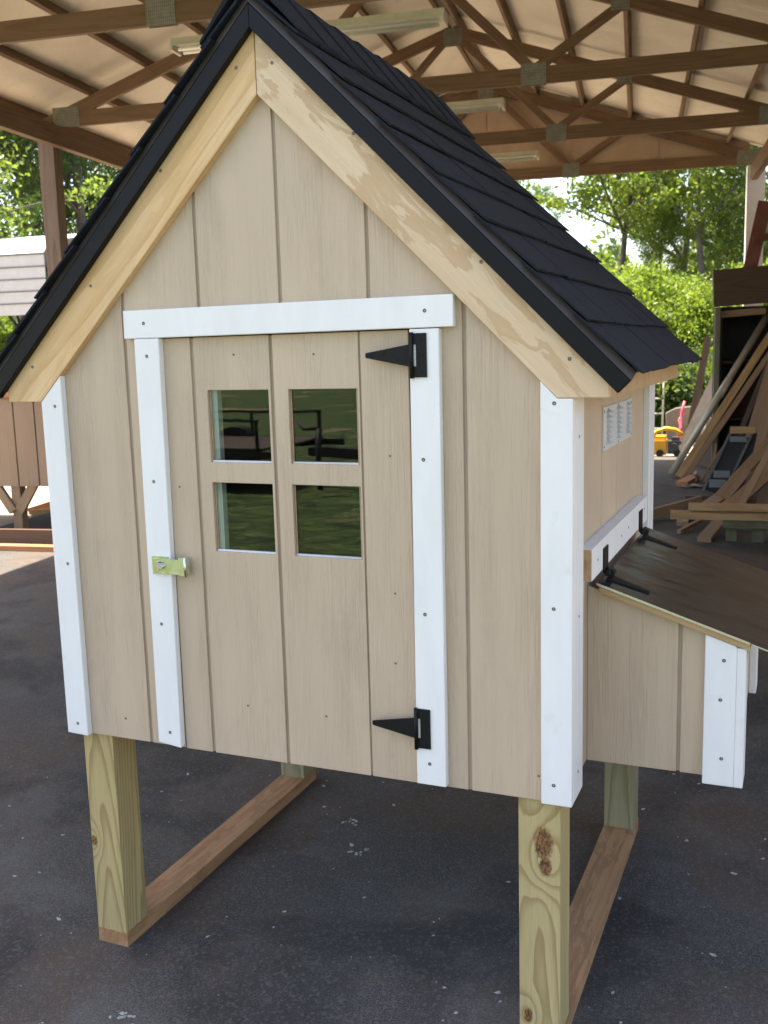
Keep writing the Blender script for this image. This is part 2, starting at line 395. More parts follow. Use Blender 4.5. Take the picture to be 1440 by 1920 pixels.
# ------------------------------------------------------------------ the pole barn
barn = thing('pole_barn', 'open pole barn with brown wooden roof trusses over the concrete floor', 'barn', B(-26.5, 175, 0))
UL, UR, UM = -158., 105., -26.5
TV = (-17, 79, 175, 271, 367, 463)
def ztop(u): return 153 + (131.5 - abs(u - UM)) / 3.0        # top of the top chord
def bp(u, v, z): return B(u, v, z)
for v in TV:
    tr = node('truss', barn, bp(UM, v, 146))
    up = (0, 0, 1)
    board('bottom_chord', bp(UL, v, 148.75), bp(UR, v, 148.75), 5.5, 1.5, TRUSS, tr)
    for s in (-1, 1):
        ue = UM + s * 146
        board('top_chord', bp(UM, v, ztop(UM) - 2.75), bp(ue, v, ztop(ue) - 2.75), 4.7, 1.5, TRUSS, tr)
        uq = UM + s * 66; un = UM + s * 44
        board('web', bp(un, v, 150.5), bp(UM + s * 2, v, ztop(UM) - 5), 3.1, 1.45, TRUSS, tr)
        board('web', bp(un, v, 150.5), bp(uq + s * 6, v, ztop(uq + s * 6) - 5), 3.1, 1.4, TRUSS, tr)
        for side in (-1, 1):
            dv = side * .82
            board('gusset_plate', bp(un - 4.2, v + dv, 149.2), bp(un + 4.2, v + dv, 149.2), 7, .1, GALV, tr)
            board('gusset_plate', bp(UM + s * 131 - 5.5, v + dv, 149.6), bp(UM + s * 131 + 5.5, v + dv, 149.6), 7, .1, GALV, tr)
            board('gusset_plate', bp(uq - 3 + s * 6, v + dv * 1.01, ztop(uq + s * 6) - 4), bp(uq + 3 + s * 6, v + dv * 1.01, ztop(uq + s * 6) - 4), 5, .1, GALV, tr)
    for side in (-1, 1):
        board('gusset_plate', bp(UM - 4, v + side * .84, ztop(UM) - 5), bp(UM + 4, v + side * .84, ztop(UM) - 5), 7, .1, GALV, tr)
V0, V1 = -29, 468
for s in (-1, 1):
    nrm = B(s * 1 / math.sqrt(10), 0, 3 / math.sqrt(10))
    for k in range(7):
        u = UM + s * (3 + 23.6 * k)
        if k == 6: u = UM + s * 143.5
        board('purlin', bp(u, V0, ztop(u) + 1.8), bp(u, V1, ztop(u) + 1.8), 3.5, 1.5, TRUSS, barn, up=nrm)
    slope = math.sqrt(10) / 3
    for j in range(-1, 6):
        va = max(V0, -17 + 96 * j - .1) if j >= 0 else V0
        vb = min(V1, -17 + 96 * (j + 1)) - .3
        if j == -1: va, vb = V0, -17.3
        for i in range(3):
            a0, a1 = i * 50 + .15, min(148, (i + 1) * 50 - .15)
            ua, ub = UM + s * a0, UM + s * a1
            vm = (va + vb) / 2
            board('sheathing_panel', bp(ua, vm, ztop(ua) + 4.05), bp(ub, vm, ztop(ub) + 4.05), .5, vb - va, CEIL, barn, up=nrm)
    board('unseen_roof_skin', bp(UM, (V0 + V1) / 2, ztop(UM) + 4.95), bp(UM + s * 149, (V0 + V1) / 2, ztop(UM + s * 149) + 4.95), .4, V1 - V0 + 4, ROOFTIN, barn, up=nrm)  # unseen skin, added to stop light leaking between sheathing panels
for uu in (UL - 2.5, UR + 2.5):
    for q in (-.8, .8):
        board('header_beam', bp(uu + q, V0, 142.2), bp(uu + q, V1, 142.2), 7.25, 1.5, TRUSS, barn)
for v in (-17, 79, 271, 463):
    board('post', bp(-166, v, -1), bp(-166, v, 148 if v != 463 else 138), 6.4, 5.6, BARNPOST, barn, up=B(1, 0, 0))
for v in (-17, 79, 271): board('post', bp(112, v, -1), bp(112, v, 148), 5.6, 5.6, BARNPOST, barn, up=B(1, 0, 0))
p = board('post', bp(108.5, 466, -1), bp(108.5, 466, 145.8), 8.5, 5.5, WHITE, barn, up=B(1, 0, 0)); p['label'] = 'white painted corner post'
# gable end sheets behind the last truss
for i in range(6):
    ua = UL + i * 43.9 + .15; ub = UL + (i + 1) * 43.9 - .15
    pts = [(ua, 147.5), (ub, 147.5), (ub, ztop(ub) + 3.4)]
    if ua < UM < ub: pts.append((UM, ztop(UM) + 3.4))
    pts.append((ua, ztop(ua) + 3.4))
    bm = bmesh.new(); O = B((ua + ub) / 2, 465.3, 160)
    fa = [bm.verts.new((B(x, 465, z) - O) * K) for x, z in pts]; fb = [bm.verts.new((B(x, 465.5, z) - O) * K) for x, z in pts]
    bm.faces.new(fa); bm.faces.new(fb[::-1])
    for k in range(len(pts)): bm.faces.new((fa[k], fb[k], fb[(k + 1) % len(pts)], fa[(k + 1) % len(pts)]))
    bmesh.ops.recalc_face_normals(bm, faces=bm.faces)
    meshobj('gable_panel', bm, GABLEP, barn, Matrix.Translation(O * K))

board('gable_seam_blocker', B(UL, 466.2, 158), B(UR, 466.2, 158), 14, .4, GABLEP, barn); board('gable_seam_blocker', B(UM - 80, 466.2, 175), B(UM + 80, 466.2, 175), 22, .4, GABLEP, barn)  # sheets added to block sky light at the panel seams
for k in range(9): board('added_side_wall', B(123, 62 + k * 44, 72), B(123, 105.6 + k * 44, 72), 144, .6, PLY, barn)  # unseen wall, added to darken the lid reflection and right-hand ceiling
# strip lights under the trusses
LT = plain('light_housing', (.62, .60, .50), .4, var=.12); TUBEM = plain('light_tube', (.78, .78, .72), .3, var=.03)
lab = ['unlit strip light nearest, running behind the black roof ridge under the first truss',
       'unlit strip light under the second truss, in the middle of the ceiling',
       'unlit strip light farthest back, smallest in view above the roof slope']
for k, v in enumerate((189, 288, 389)):
    u0, u1 = -74 if k == 0 else -90 + 0, 3 + k * 2.5
    L = thing('strip_light', lab[k], 'light', B((u0 + u1) / 2, v, 143), 'strip lights under the barn trusses')
    board('housing', B(u0, v, 145.4), B(u1, v, 145.4), 1.6, 5.2, LT, L)
    board('reflector', B(u0, v, 144.3), B(u1, v, 144.3), .3, 6.2, LT, L)
    for q in (-1.6, 1.6):
        tube('light_tube', [B(u0 + 2, v + q, 143.3), B(u1 - 2, v + q, 143.3)], .5, TUBEM, L, 10)
    for e in (u0 + .4, u1 - .4): board('end_cap', B(e - .4, v, 143.6), B(e + .4, v, 143.6), 1.4, 6, LT, L)

# ------------------------------------------------------------------ the chicken coop
coop = thing('chicken_coop', 'tan chicken coop with black shingle roof, white trim and four-pane door, on short posts', 'chicken coop', (23.6, 0, 0))
XL, XR, XM = -.71, 47.95, 23.05
ZB = 22.75; D = 43.24
def zin(x): return 79.87 - abs(x - XM)         # inner edge of the rake boards
def ztopw(x): return 84.5 - abs(x - XM)        # siding goes up behind the rake
grooves = [8, 16, 24, 32, 40]
DL, DR, DT = 11.95, 35.32, 60.92
GH = .16
# front siding boards
def front_board(a, b):
    a0 = a + (GH if a > XL + .1 else 0); b0 = b - (GH if b < XR - .1 else 0)
    if b <= DL or a >= DR:
        pts = [(a0, ZB), (b0, ZB), (b0, ztopw(b0)), (a0, ztopw(a0))]
    elif a < DL:    # notch on its right
        pts = [(a0, ZB), (DL - .12, ZB), (DL - .12, DT + .1), (b0, DT + .1), (b0, ztopw(b0)), (a0, ztopw(a0))]
    elif b > DR:
        pts = [(DR + .12, ZB), (b0, ZB), (b0, ztopw(b0)), (a0, ztopw(a0)), (a0, DT + .1), (DR + .12, DT + .1)]
    else:
        pts = [(a0, DT + .1), (b0, DT + .1), (b0, ztopw(b0))]
        if a0 < XM < b0: pts.append((XM, ztopw(XM)))
        pts.append((a0, ztopw(a0)))
    prism('siding_board', pts, 'xz', 0, .38, SIDING, coop, bevel=.04)
gx = [XL] + grooves + [XR]
for a, b in zip(gx, gx[1:]): front_board(a, b)
def backer(bm, O):
    for g in grooves:
        z0 = ZB if (g < DL or g > DR) else DT + .12
        for (w0, w1, y) in ((-.45, .45, .17),):
            bx(bm, Vector((g + w0, y, z0)) - O, Vector((g + w1, .36, ztopw(g) - .5)) - O)
bm = bmesh.new(); backer(bm, Vector((0, 0, 0))); meshobj('groove_strip', bm, GROOVE, coop)
# side and rear siding
def side_boards(x0, x1):
    ys = [.4, 6.97, 14.97, 22.97, 30.97, 38.97, D]
    for a, b in zip(ys, ys[1:]):
        prism('siding_board', [(a + .14, ZB + .25), (b - .14, ZB + .25), (b - .14, 58), (a + .14, 58)], 'yz', x0, x1, SIDING, coop, bevel=.04)
    xi = (x0 * .45 + x1 * .55); s = 1 if x1 > 20 else -1
    box('siding_backer', (xi - .05 - s * .12, .4, ZB + .3), (xi + .05 - s * .12, D, 58), GROOVE, coop)
side_boards(XR - .38, XR); side_boards(XL, XL + .38)
for a, b in zip([XL] + grooves, grooves + [XR]):
    pts = [(a + .12, ZB + .25), (b - .12, ZB + .25), (b - .12, ztopw(b - .12))]
    if a < XM < b: pts.append((XM, ztopw(XM)))
    pts.append((a + .12, ztopw(a + .12)))
    prism('siding_board', pts, 'xz', D - .38, D, SIDING, coop)
box('siding_backer', (XL + .4, D - .75, ZB + .4), (XR - .4, D - .4, 62), DARKIN, coop)  # dark lining added here and below to block light slits between boards
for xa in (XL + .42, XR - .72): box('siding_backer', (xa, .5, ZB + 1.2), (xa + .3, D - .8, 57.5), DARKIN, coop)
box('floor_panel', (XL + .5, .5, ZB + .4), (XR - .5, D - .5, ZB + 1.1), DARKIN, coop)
# trim boards
TY = -.73
def scr(lst, parent, y=TY, r=.16, axis='y', x=None):
    for k, (a, c) in enumerate(lst):
        bm = bmesh.new()
        seg = 10
        loc = Vector((a, y - .015, c)) if axis == 'y' else Vector((x + .015, a, c))
        def P(rad, t, h):
            if axis == 'y': return Vector((math.cos(t) * rad, -h, math.sin(t) * rad)) * K
            return Vector((h, math.cos(t) * rad, math.sin(t) * rad)) * K
        o1 = [bm.verts.new(P(r, 2 * math.pi * i / seg, 0)) for i in range(seg)]
        o2 = [bm.verts.new(P(r * .8, 2 * math.pi * i / seg, .03)) for i in range(seg)]
        o3 = [bm.verts.new(P(r * .42, 2 * math.pi * i / seg, .02)) for i in range(seg)]
        c0 = bm.verts.new(P(0, 0, -.05))
        for i in range(seg):
            j = (i + 1) % seg
            bm.faces.new((o1[i], o1[j], o2[j], o2[i])); bm.faces.new((o2[i], o2[j], o3[j], o3[i])); bm.faces.new((o3[i], o3[j], c0))
        bmesh.ops.recalc_face_normals(bm, faces=bm.faces)
        meshobj('screw', bm, SCREW, parent, Matrix.Translation(loc * K))
def trim(name, pts, scs=(), y0=TY, y1=-.005, b=.06):
    o = prism(name, pts, 'xz', y0, y1, WHITE, coop, bevel=b); scr(scs, o); return o
trim('corner_trim', [(-1.44, ZB + .1), (1.0, ZB + .0), (1.0, zin(1.0) - .02), (-1.44, zin(-1.44) - .02)], [(.15, 54.97), (.19, 39.98), (-.12, 23.93)])
trim('corner_trim', [(46.2, ZB + .1), (48.68, ZB + .12), (48.68, 55.36), (zin(0) * 0 + 47.5, 55.36), (46.2, zin(46.2) - .02)], [(47.27, 55.0), (47.23, 39.09), (47.23, 24.56)])
side = prism('corner_trim', [(.02, ZB + .12), (3.5, ZB + .12), (3.5, 56.2), (.02, 56.2)], 'yz', XR + .005, 48.68, WHITE, coop, bevel=.05)
scr([(1.6, 52.3), (1.7, 38), (1.6, 25)], side, axis='x', x=48.68, r=.13)
prism('corner_trim', [(40.0, ZB), (D + .73, ZB), (D + .73, 57.0), (40.0, 57.0)], 'yz', XR + .005, 48.68, WHITE, coop, bevel=.05)
prism('corner_trim', [(.02, ZB + .12), (3.5, ZB + .12), (3.5, 56.2), (.02, 56.2)], 'yz', -1.44, XL - .005, WHITE, coop)
trim('door_casing', [(9.33, 23.25), (11.84, 22.95), (12.12, 60.86), (9.52, 60.86)], [(10.79, 59.34), (10.68, 48.16), (10.53, 34.88), (10.71, 24.38)])
trim('door_casing', [(35.52, 23.0), (38.12, 23.0), (38.18, 60.86), (35.72, 60.86)], [(36.7, 50.57), (36.55, 37.82), (36.7, 24.9)])
trim('door_header', [(8.47, 60.9), (39.38, 60.95), (39.38, 63.42), (8.52, 63.36)], [(10.67, 62.2), (37.05, 62.25)])
# rake boards
def rake(s, mat, scs):
    hx = 28.3
    xe = XM + s * hx; zt = 55.4
    # board in its own frame: X along the slope
    A = Vector((XM, -.38, 84.9)); d = Vector((s, 0, -1)).normalized()
    pts = [(XM, zin(XM)), (XM, 86.1), (xe, 86.1 - hx), (xe, zt), (XM + s * (zin(XM) - zt), zt)]
    O = Vector((XM + s * 14, -.38, 70)); rot = Matrix.Identity(4)
    yv = Vector((0, -1, 0)); zv = d.cross(yv) 
    for i in range(3): rot[i][0] = d[i]; rot[i][1] = yv[i]; rot[i][2] = zv[i]; rot[i][3] = O[i] * K
    inv = rot.inverted(); bm = bmesh.new()
    g = .035 * s
    fr = [bm.verts.new(inv @ (Vector((x + (g if abs(x - XM) < .01 else 0), -.76, z)) * K)) for x, z in pts]
    bk = [bm.verts.new(inv @ (Vector((x + (g if abs(x - XM) < .01 else 0), -.003, z)) * K)) for x, z in pts]
    bm.faces.new(fr); bm.faces.new(bk[::-1]); n = len(pts)
    for i in range(n): bm.faces.new((fr[i], bk[i], bk[(i + 1) % n], fr[(i + 1) % n]))
    bmesh.ops.recalc_face_normals(bm, faces=bm.faces)
    o = meshobj('rake_board', bm, mat, coop, rot, bevel=.04)
    scr(scs, o, y=-.76, r=.15)
rake(-1, PINE_L, [(21.29, 82.13), (13.44, 74.86), (5.27, 65.7), (-2.09, 58.65)])
rake(1, PINE_R, [(24.57, 82.08), (31.48, 76.01), (41.69, 65.68), (48.43, 58.28)])
# roof
RY0, RY1 = -1.75, 43.6
for s in (-1, 1):
    xe = XM + s * 29.9
    d = Vector((s, 0, -1)).normalized(); nn = Vector((s, 0, 1)).normalized()
    def Q(t, h): return (XM + s * t + nn.x * h, 88.0 - t + nn.z * h)     # along the slope (horizontal run t), h above shingle plane
    a, b_, c, e = Q(.0, -.35), Q(29.7, -.35), Q(29.7, -.85), Q(.0, -.85)
    prism('roof_deck', [a, b_, c, e], 'xz', -1.2, RY1 - .2, PINE, coop)
    # drip edge on the rake: lower band and hem
    p0, p1, p2, p3 = (XM, 84.75), (XM, 86.9), Q(30.3, -.55), Q(30.3, -2.3)
    p2 = (XM + s * 30.1, 86.9 - 30.1); 
    dn = Vector((-s, 0, -1)).normalized() * 1.5
    p3 = (p2[0] + dn.x, p2[1] + dn.z)
    de = prism('drip_edge', [(XM, 84.75), (XM, 86.62), (p2[0] - s * .18 * .7, p2[1] - .18 * .7 - .0), p3], 'xz', -1.5, -.77, BLACKM, coop, bevel=.05)
    bm = bmesh.new()
    q = [(XM, -1.52, 86.66), (XM + s * 30.0, -1.52, 56.66), (XM + s * 30.3, -1.2, 57.25), (XM, -1.2, 87.55)]
    q2 = [(x, y + .35, z) for x, y, z in q]
    va = [bm.verts.new(Vector(x) * K) for x in q]; vb = [bm.verts.new(Vector(x) * K) for x in q2]
    bm.faces.new(va); bm.faces.new(vb[::-1])
    for i in range(4): bm.faces.new((va[i], vb[i], vb[(i + 1) % 4], va[(i + 1) % 4]))
    bmesh.ops.recalc_face_normals(bm, faces=bm.faces)
    meshobj('hem', bm, HEM_REFL, de)
    # eave drip
    x_, z_ = Q(30.2, -.3); prism('eave_drip_edge', [Q(28.5, -.32), Q(30.15, -.32), Q(30.15, -1.15), Q(30.0, -1.15), Q(29.98, -.36), Q(28.5, -.36)], 'xz', -1.1, RY1, BLACKM, coop)
    # eave fascia strip and soffit
    xf = XM + s * 28.3
    box('eave_fascia', (xf - s * .75, .03, 55.4), (xf, 42.9, 57.4), PINE, coop)
    box('soffit_board', ((XR + .75 if s > 0 else XL - .75), .05, 56.3), (xf - s * .8, 42.8, 56.8), PINE, coop)
    # shingle tabs, course by course
    EXP = 5.33
    for r in range(8):
        y = RY0 - random.uniform(0, .25); t0 = 30.75 * math.sqrt(2) - r * EXP      # slope distance of the butt from the ridge
        first = True
        while y < RY1 - .5:
            w = random.uniform(4.2, 8.5)
            if first: w = random.uniform(2.5, 6); first = False
            y1 = min(y + w, RY1)
            if RY1 - y1 < 1.5: y1 = RY1
            tb = t0 + random.choice((-.05, 0, .05, .12)); ta = max(.15, t0 - EXP - 1.2)
            th = random.choice((.08, .10, .14))
            bm = bmesh.new()
            lift0, lift1 = .0, -.30
            def PT(t, h, yy): 
                run = t / math.sqrt(2); return Vector((XM + s * run, yy, 88.0 - run)) + nn * h
            C0 = PT((ta + tb) / 2, 0, (y + y1) / 2)
            nseg = 4; fr = []
            for kk in range(nseg + 1):
                yy = y + .03 + (y1 - y - .06) * kk / nseg; jit = random.uniform(-.06, .06); bl = random.uniform(0, .05)
                fr.append([bm.verts.new((PT(tb + jit, h, yy) - C0) * K) for h in (-.06 + bl, th + bl)] + [bm.verts.new((PT(ta, h, yy) - C0) * K) for h in (th - .32, -.40)])
            for kk in range(nseg):
                A_, B_ = fr[kk], fr[kk + 1]
                for i in range(4): bm.faces.new((A_[i], A_[(i + 1) % 4], B_[(i + 1) % 4], B_[i]))
            bm.faces.new(fr[0]); bm.faces.new(fr[-1][::-1]); bmesh.ops.recalc_face_normals(bm, faces=bm.faces)
            meshobj('shingle', bm, SHINGLE, coop, Matrix.Translation(C0 * K))
            y = y1
    # starter strip under the rake ends
y = RY0 - .1; k = 0
while y < RY1:
    y1 = min(y + 5.1, RY1 + .1); bm = bmesh.new(); rows = []
    y2 = min(y1 + 1.5, RY1 + .2)
    for yy, h in ((y, .62), (y2, .34)):
        rows.append([bm.verts.new(Vector((x, yy, z)) * K) for x, z in ((XM - 4.4, 88 - 4.4 + h), (XM - .6, 88 + .1 + h), (XM, 88.35 + h), (XM + .6, 88.1 + h), (XM + 4.4, 83.6 + h), (XM + 4.4, 83.35 + h), (XM, 88 + h), (XM - 4.4, 83.35 + h))])
    for i in range(8): bm.faces.new((rows[0][i], rows[0][(i + 1) % 8], rows[1][(i + 1) % 8], rows[1][i]))
    bm.faces.new(rows[0]); bm.faces.new(rows[1][::-1]); bmesh.ops.recalc_face_normals(bm, faces=bm.faces)
    meshobj('ridge_shingle', bm, SHINGLE, coop); y = y1
# posts and skids
board('leg', (1.26, 2.15, 1.5), (1.26, 2.15, ZB + .3), 3.5, 3.5, POST_L, coop, up=(1, 0, 0), bevel=.12)
board('leg', (45.77, 2.15, 1.5), (45.77, 2.15, ZB + .3), 3.5, 3.5, POST_R, coop, up=(1, 0, 0), bevel=.12)
board('leg', (1.26, D - 1.75, 1.5), (1.26, D - 1.75, ZB + .3), 3.5, 3.5, POST_B, coop, up=(1, 0, 0), bevel=.1)
board('leg', (45.77, D - 1.75, 1.5), (45.77, D - 1.75, ZB + .3), 3.5, 3.5, POST_B, coop, up=(1, 0, 0), bevel=.1)
for x in (1.3, 45.8): board('skid', (x, .35, .76), (x, D, .76), 1.5, 3.6, SKID, coop, bevel=.06)
# splintered bark pocket on the right front leg
# door
door = node('door', coop, (DR, 0, ZB))
WZ = [(41.9, 48.13), (49.93, 56.25)]; WX = [(16.38, 22.45), (24.37, 30.85)]
def slab(name, x0, x1, z0, z1, holes, parent, mat, y0=0, y1=.38):
    O = Vector(((x0 + x1) / 2, .2, (z0 + z1) / 2)); bm = bmesh.new()
    xs = sorted({x0, x1, *[h[i] for h in holes for i in (0, 1)]}); zs = sorted({z0, z1, *[h[i] for h in holes for i in (2, 3)]})
    solid = {(i, j): not any(h[0] <= xs[i] and xs[i + 1] <= h[1] and h[2] <= zs[j] and zs[j + 1] <= h[3] for h in holes) for i in range(len(xs) - 1) for j in range(len(zs) - 1)}
    V = {}
    def vt(i, j, y):
        if (i, j, y) not in V: V[i, j, y] = bm.verts.new((Vector((xs[i], y, zs[j])) - O) * K)
        return V[i, j, y]
    for (i, j), sv in solid.items():
        if not sv: continue
        bm.faces.new((vt(i, j, y0), vt(i + 1, j, y0), vt(i + 1, j + 1, y0), vt(i, j + 1, y0)))
        bm.faces.new((vt(i, j + 1, y1), vt(i + 1, j + 1, y1), vt(i + 1, j, y1), vt(i, j, y1)))
        for (di, dj, a, b) in ((-1, 0, (i, j), (i, j + 1)), (1, 0, (i + 1, j + 1), (i + 1, j)), (0, -1, (i + 1, j), (i, j)), (0, 1, (i, j + 1), (i + 1, j + 1))):
            if not solid.get((i + di, j + dj), False):
                bm.faces.new((vt(*a, y0), vt(*b, y0), vt(*b, y1), vt(*a, y1)))
    bmesh.ops.recalc_face_normals(bm, faces=bm.faces)
    bmesh.ops.dissolve_limit(bm, angle_limit=.01, verts=bm.verts, edges=bm.edges)
    return meshobj(name, bm, mat, parent, Matrix.Translation(O * K), bevel=.035)
dg = [DL, 15.0, 22.85, 31.0, DR]
for i, (a, b) in enumerate(zip(dg, dg[1:])):
    a0 = a + (GH if i else 0); b0 = b - (GH if i < 3 else 0)
    holes = []
    if i in (1, 2):
        x0, x1 = WX[i - 1]; holes = [(x0, min(x1, b0 + (1 if i == 5 else 0)), z0, z1) for z0, z1 in WZ]
        if i == 2: holes = [(x0, x1 - .05, z0, z1) for z0, z1 in WZ]
        if i == 1: holes = [(x0, x1, z0, z1) for z0, z1 in WZ]
    if i == 2: b0 = 30.95
    if i == 3: a0 = 31.12
    slab('siding_board', a0, b0, ZB - .05, DT - .08, holes, door, SIDING)
bm = bmesh.new()
for g in dg[1:-1]: bx(bm, (g - .4, .17, ZB), (g + .4, .37, DT - .15))
meshobj('groove_strip', bm, GROOVE, door)
for z0, z1 in WZ:
    for x0, x1 in WX:
        box('window_pane', (x0 - .3, .42, z0 - .3), (x1 + .3, .50, z1 + .3), GLASS, door)
        box('pane_bead', (x0 + .05, .22, z0 + .01), (x1 - .08, .41, z0 + .16), plain('caulk', (.62, .63, .68), .5) if 'caulk' not in bpy.data.materials else bpy.data.materials['caulk'], door)
        box('pane_jamb', (x0 + .0, .39, z0), (x0 + .13, .415, z1), PINE, door)
box('inner_batten', (15.2, .55, 38), (17.05, 1.25, 59), WHITE, door)
scr([(19.23, 59.27), (26.9, 59.13), (33.51, 50.75), (12.93, 47.64), (33.66, 39.21), (33.54, 33.13), (18.89, 27.7), (26.81, 27.64)], door, y=0, r=.10)
scr([(5.13, 24.81), (45.83, 24.86)], coop, y=0, r=.11)
for a, b in (((DL - .6, .42, ZB + .1), (DL + .5, .9, DT + .6)), ((DR - .5, .42, ZB + .1), (DR + .7, .9, DT + .6)), ((DL + .55, .42, DT - .5), (DR - .55, .9, DT + .6))): box('door_gap_blocker', a, b, DARKIN, coop)  # strips added behind the door gaps to keep light out
def hinge(parent, xt, zt, zc, xb):
    """T hinge on the front: strap tip at xt, butt plate from xb, centre height zc"""
    bm = bmesh.new()
    y0, y1 = -.86, -.745
    def ex(pts, ya, yb):
        a = [bm.verts.new(Vector((x, ya, z)) * K) for x, z in pts]; b = [bm.verts.new(Vector((x, yb, z)) * K) for x, z in pts]
        bm.faces.new(a); bm.faces.new(b[::-1]); n = len(pts)
        for i in range(n): bm.faces.new((a[i], b[i], b[(i + 1) % n], a[(i + 1) % n]))
    # strap: spaced off the door surface, resting on the casing thickness at the barrel
    ex([(xt, zt - .15), (xt + .08, zt - .2), (xb - .1, zc - .86), (xb + .25, zc - .86), (xb + .25, zc + .86), (xb - .1, zc + .86), (xt + .08, zt + .2), (xt, zt + .15)], y0, y1)
    ex([(xb + .35, zc - 1.72), (xb + 1.42, zc - 1.72), (xb + 1.42, zc + 1.72), (xb + .35, zc + 1.72), (xb + .35, zc + .86), (xb + .55, zc + .86), (xb + .55, zc - .86), (xb + .35, zc - .86)], y0, y1)
    tubebm(bm, [(xb + .2, -.93, zc - 1.8), (xb + .2, -.93, zc + 1.8)], .17, 10)
    bmesh.ops.recalc_face_normals(bm, faces=bm.faces)
    h = meshobj('hinge', bm, HINGE, parent)
    for (x, z) in ((xt + .45, zt), (xt + 1.65, zc + .22), (xt + 2.7, zc - .3), (xb + 1.0, zc + 1.25), (xb + 1.0, zc), (xb + 1.0, zc - 1.25)):
        bm = bmesh.new(); tubebm(bm, [(x, -.885, z), (x, -.855, z)], [.10, .14], 8)
        o = meshobj('screw_head', bm, HINGE, None) if False else None
        if o is None:
            me = bpy.data.meshes.new('x'); bm.to_mesh(me); bm2 = bmesh.new(); bm2.from_mesh(h.data); bm2.from_mesh(me); bm2.to_mesh(h.data); bm2.free(); bm.free(); bpy.data.meshes.remove(me)
    return h
hinge(door, 31.95, 58.9, 58.82, 35.75); hinge(door, 31.6, 27.95, 27.95, 35.42)
# spacer so the strap is carried
# latch
lat = node('latch', door, (12, -.8, 40.6))
bm = bmesh.new()
bx(bm, (9.98, -.80, 39.62), (11.75, -.745, 41.28)); meshobj('latch_plate', bm, ZINC, lat, bevel=.03)
bm = bmesh.new()
bx(bm, (10.35, -1.02, 39.75), (13.1, -.93, 41.12)); bx(bm, (10.35, -1.06, 41.0), (13.1, -.90, 41.14)); bx(bm, (10.35, -1.06, 39.74), (13.1, -.90, 39.88))
meshobj('hasp', bm, ZINC, lat, bevel=.03)
bm = bmesh.new(); bx(bm, (13.02, -1.08, 39.66), (13.8, -.40, 41.3)); tubebm(bm, [(13.72, -1.05, 39.6), (13.72, -1.05, 41.36)], .14, 10); meshobj('latch_hinge', bm, ZINC, lat, bevel=.02)
bm = bmesh.new(); tubebm(bm, [(11.2, -.8, 40.45), (11.2, -1.35, 40.45)], .26, 14); bx(bm, (10.75, -1.28, 40.05), (10.95, -1.0, 40.9)); bx(bm, (10.85, -1.32, 40.6), (11.3, -1.2, 40.78))
meshobj('staple', bm, ALU, lat)
# side vent
vent = prism('vent_plate', [(15.2, 49.75), (31.0, 49.75), (31.0, 53.7), (15.2, 53.7)], 'yz', XR + .01, XR + .10, VENTM, coop)
for cy in (17.4, 22.9, 28.6):
    for r in range(7):
        z = 50.35 + r * .47; bm = bmesh.new()
        w = .95
        a = [bm.verts.new(Vector(q) * K) for q in ((0, -w, 0), (0, w, 0), (.02, 0, .38), (.42, -w * .75, -.02), (.42, w * .75, -.02))]
        for f in ((0, 3, 2), (1, 2, 4), (2, 3, 4), (0, 1, 4, 3)): bm.faces.new([a[i] for i in f])
        bmesh.ops.recalc_face_normals(bm, faces=bm.faces)
        meshobj('louver', bm, VENTM, vent, Matrix.Translation(Vector((XR + .10, cy, z)) * K))
scr([(15.6, 50.1), (15.6, 53.3), (23, 49.95), (23, 53.5), (30.6, 50.1), (30.6, 53.3)], vent, axis='x', x=XR + .1, r=.12)
# hinge board and nest box
hb = box('hinge_board', (XR + .01, 5.0, 40.1), (49.05, 36.2, 42.75), WHITE, coop, bevel=.05)
box('board_end', (XR + .03, 4.97, 40.13), (49.03, 4.995, 42.72), ENDGRAIN, hb)
scr([(7.6, 41.4), (19.5, 41.3), (23.5, 41.4), (34.0, 41.6)], hb, axis='x', x=49.05, r=.12)
nest = node('nest_box', coop, (54, 22, ZB))
NY0, NY1, NX1 = 8.9, 35.2, 60.3
def ln(x): return 39.35 - (x - 48.5) * .336      # underside line of the lid
gn = 55.75
for a, b in ((XR + .02, gn - .15), (gn + .15, 58.4)):
    prism('siding_board', [(a, 22.95), (b, 22.95), (b, ln(b) - .75), (a, ln(a) - .75)], 'xz', NY0, NY0 + .38, SIDING, nest, bevel=.03)
box('groove_strip', (gn - .4, NY0 + .17, 23), (gn + .4, NY0 + .36, 36), GROOVE, nest)
for k in range(3): box('siding_board', (NX1 - .38, NY0 + 3 + k * 7, 22.95), (NX1, NY0 + 9.8 + k * 7, 34.4), SIDING, nest)
box('siding_board', (XR, NY1 - .38, 22.95), (NX1, NY1, 34.4), SIDING, nest)
box('floor_panel', (XR, NY0 + .4, 23.1), (NX1 - .4, NY1 - .4, 23.7), DARKIN, nest)
t = prism('corner_trim', [(57.8, 22.5), (60.3, 22.5), (60.3, ln(60.3) - .72), (57.8, ln(57.8) - .72)], 'xz', NY0 - .72, NY0 - .01, WHITE, nest, bevel=.05)
scr([(59.3, 33.4), (59.1, 30.0), (59.3, 24.9)], t, y=NY0 - .72)
prism('corner_trim', [(NY0 - .72, 22.5), (NY0 + 2.5, 22.5), (NY0 + 2.5, 34.55), (NY0 - .72, 34.55)], 'yz', 60.31, 61.03, WHITE, nest, bevel=.05)
prism('corner_trim', [(NY1 - 2.5, 22.5), (NY1 + .7, 22.5), (NY1 + .7, 34.2), (NY1 - 2.5, 34.2)], 'yz', 60.31, 61.03, WHITE, nest, bevel=.05)
lid = prism('lid', [(49.1, ln(49.1) - .62), (61.3, ln(61.3) - .62), (61.3, ln(61.3) + .0), (49.1, ln(49.1) + .0)], 'xz', 8.0, 35.9, LUMBER_Y, nest)
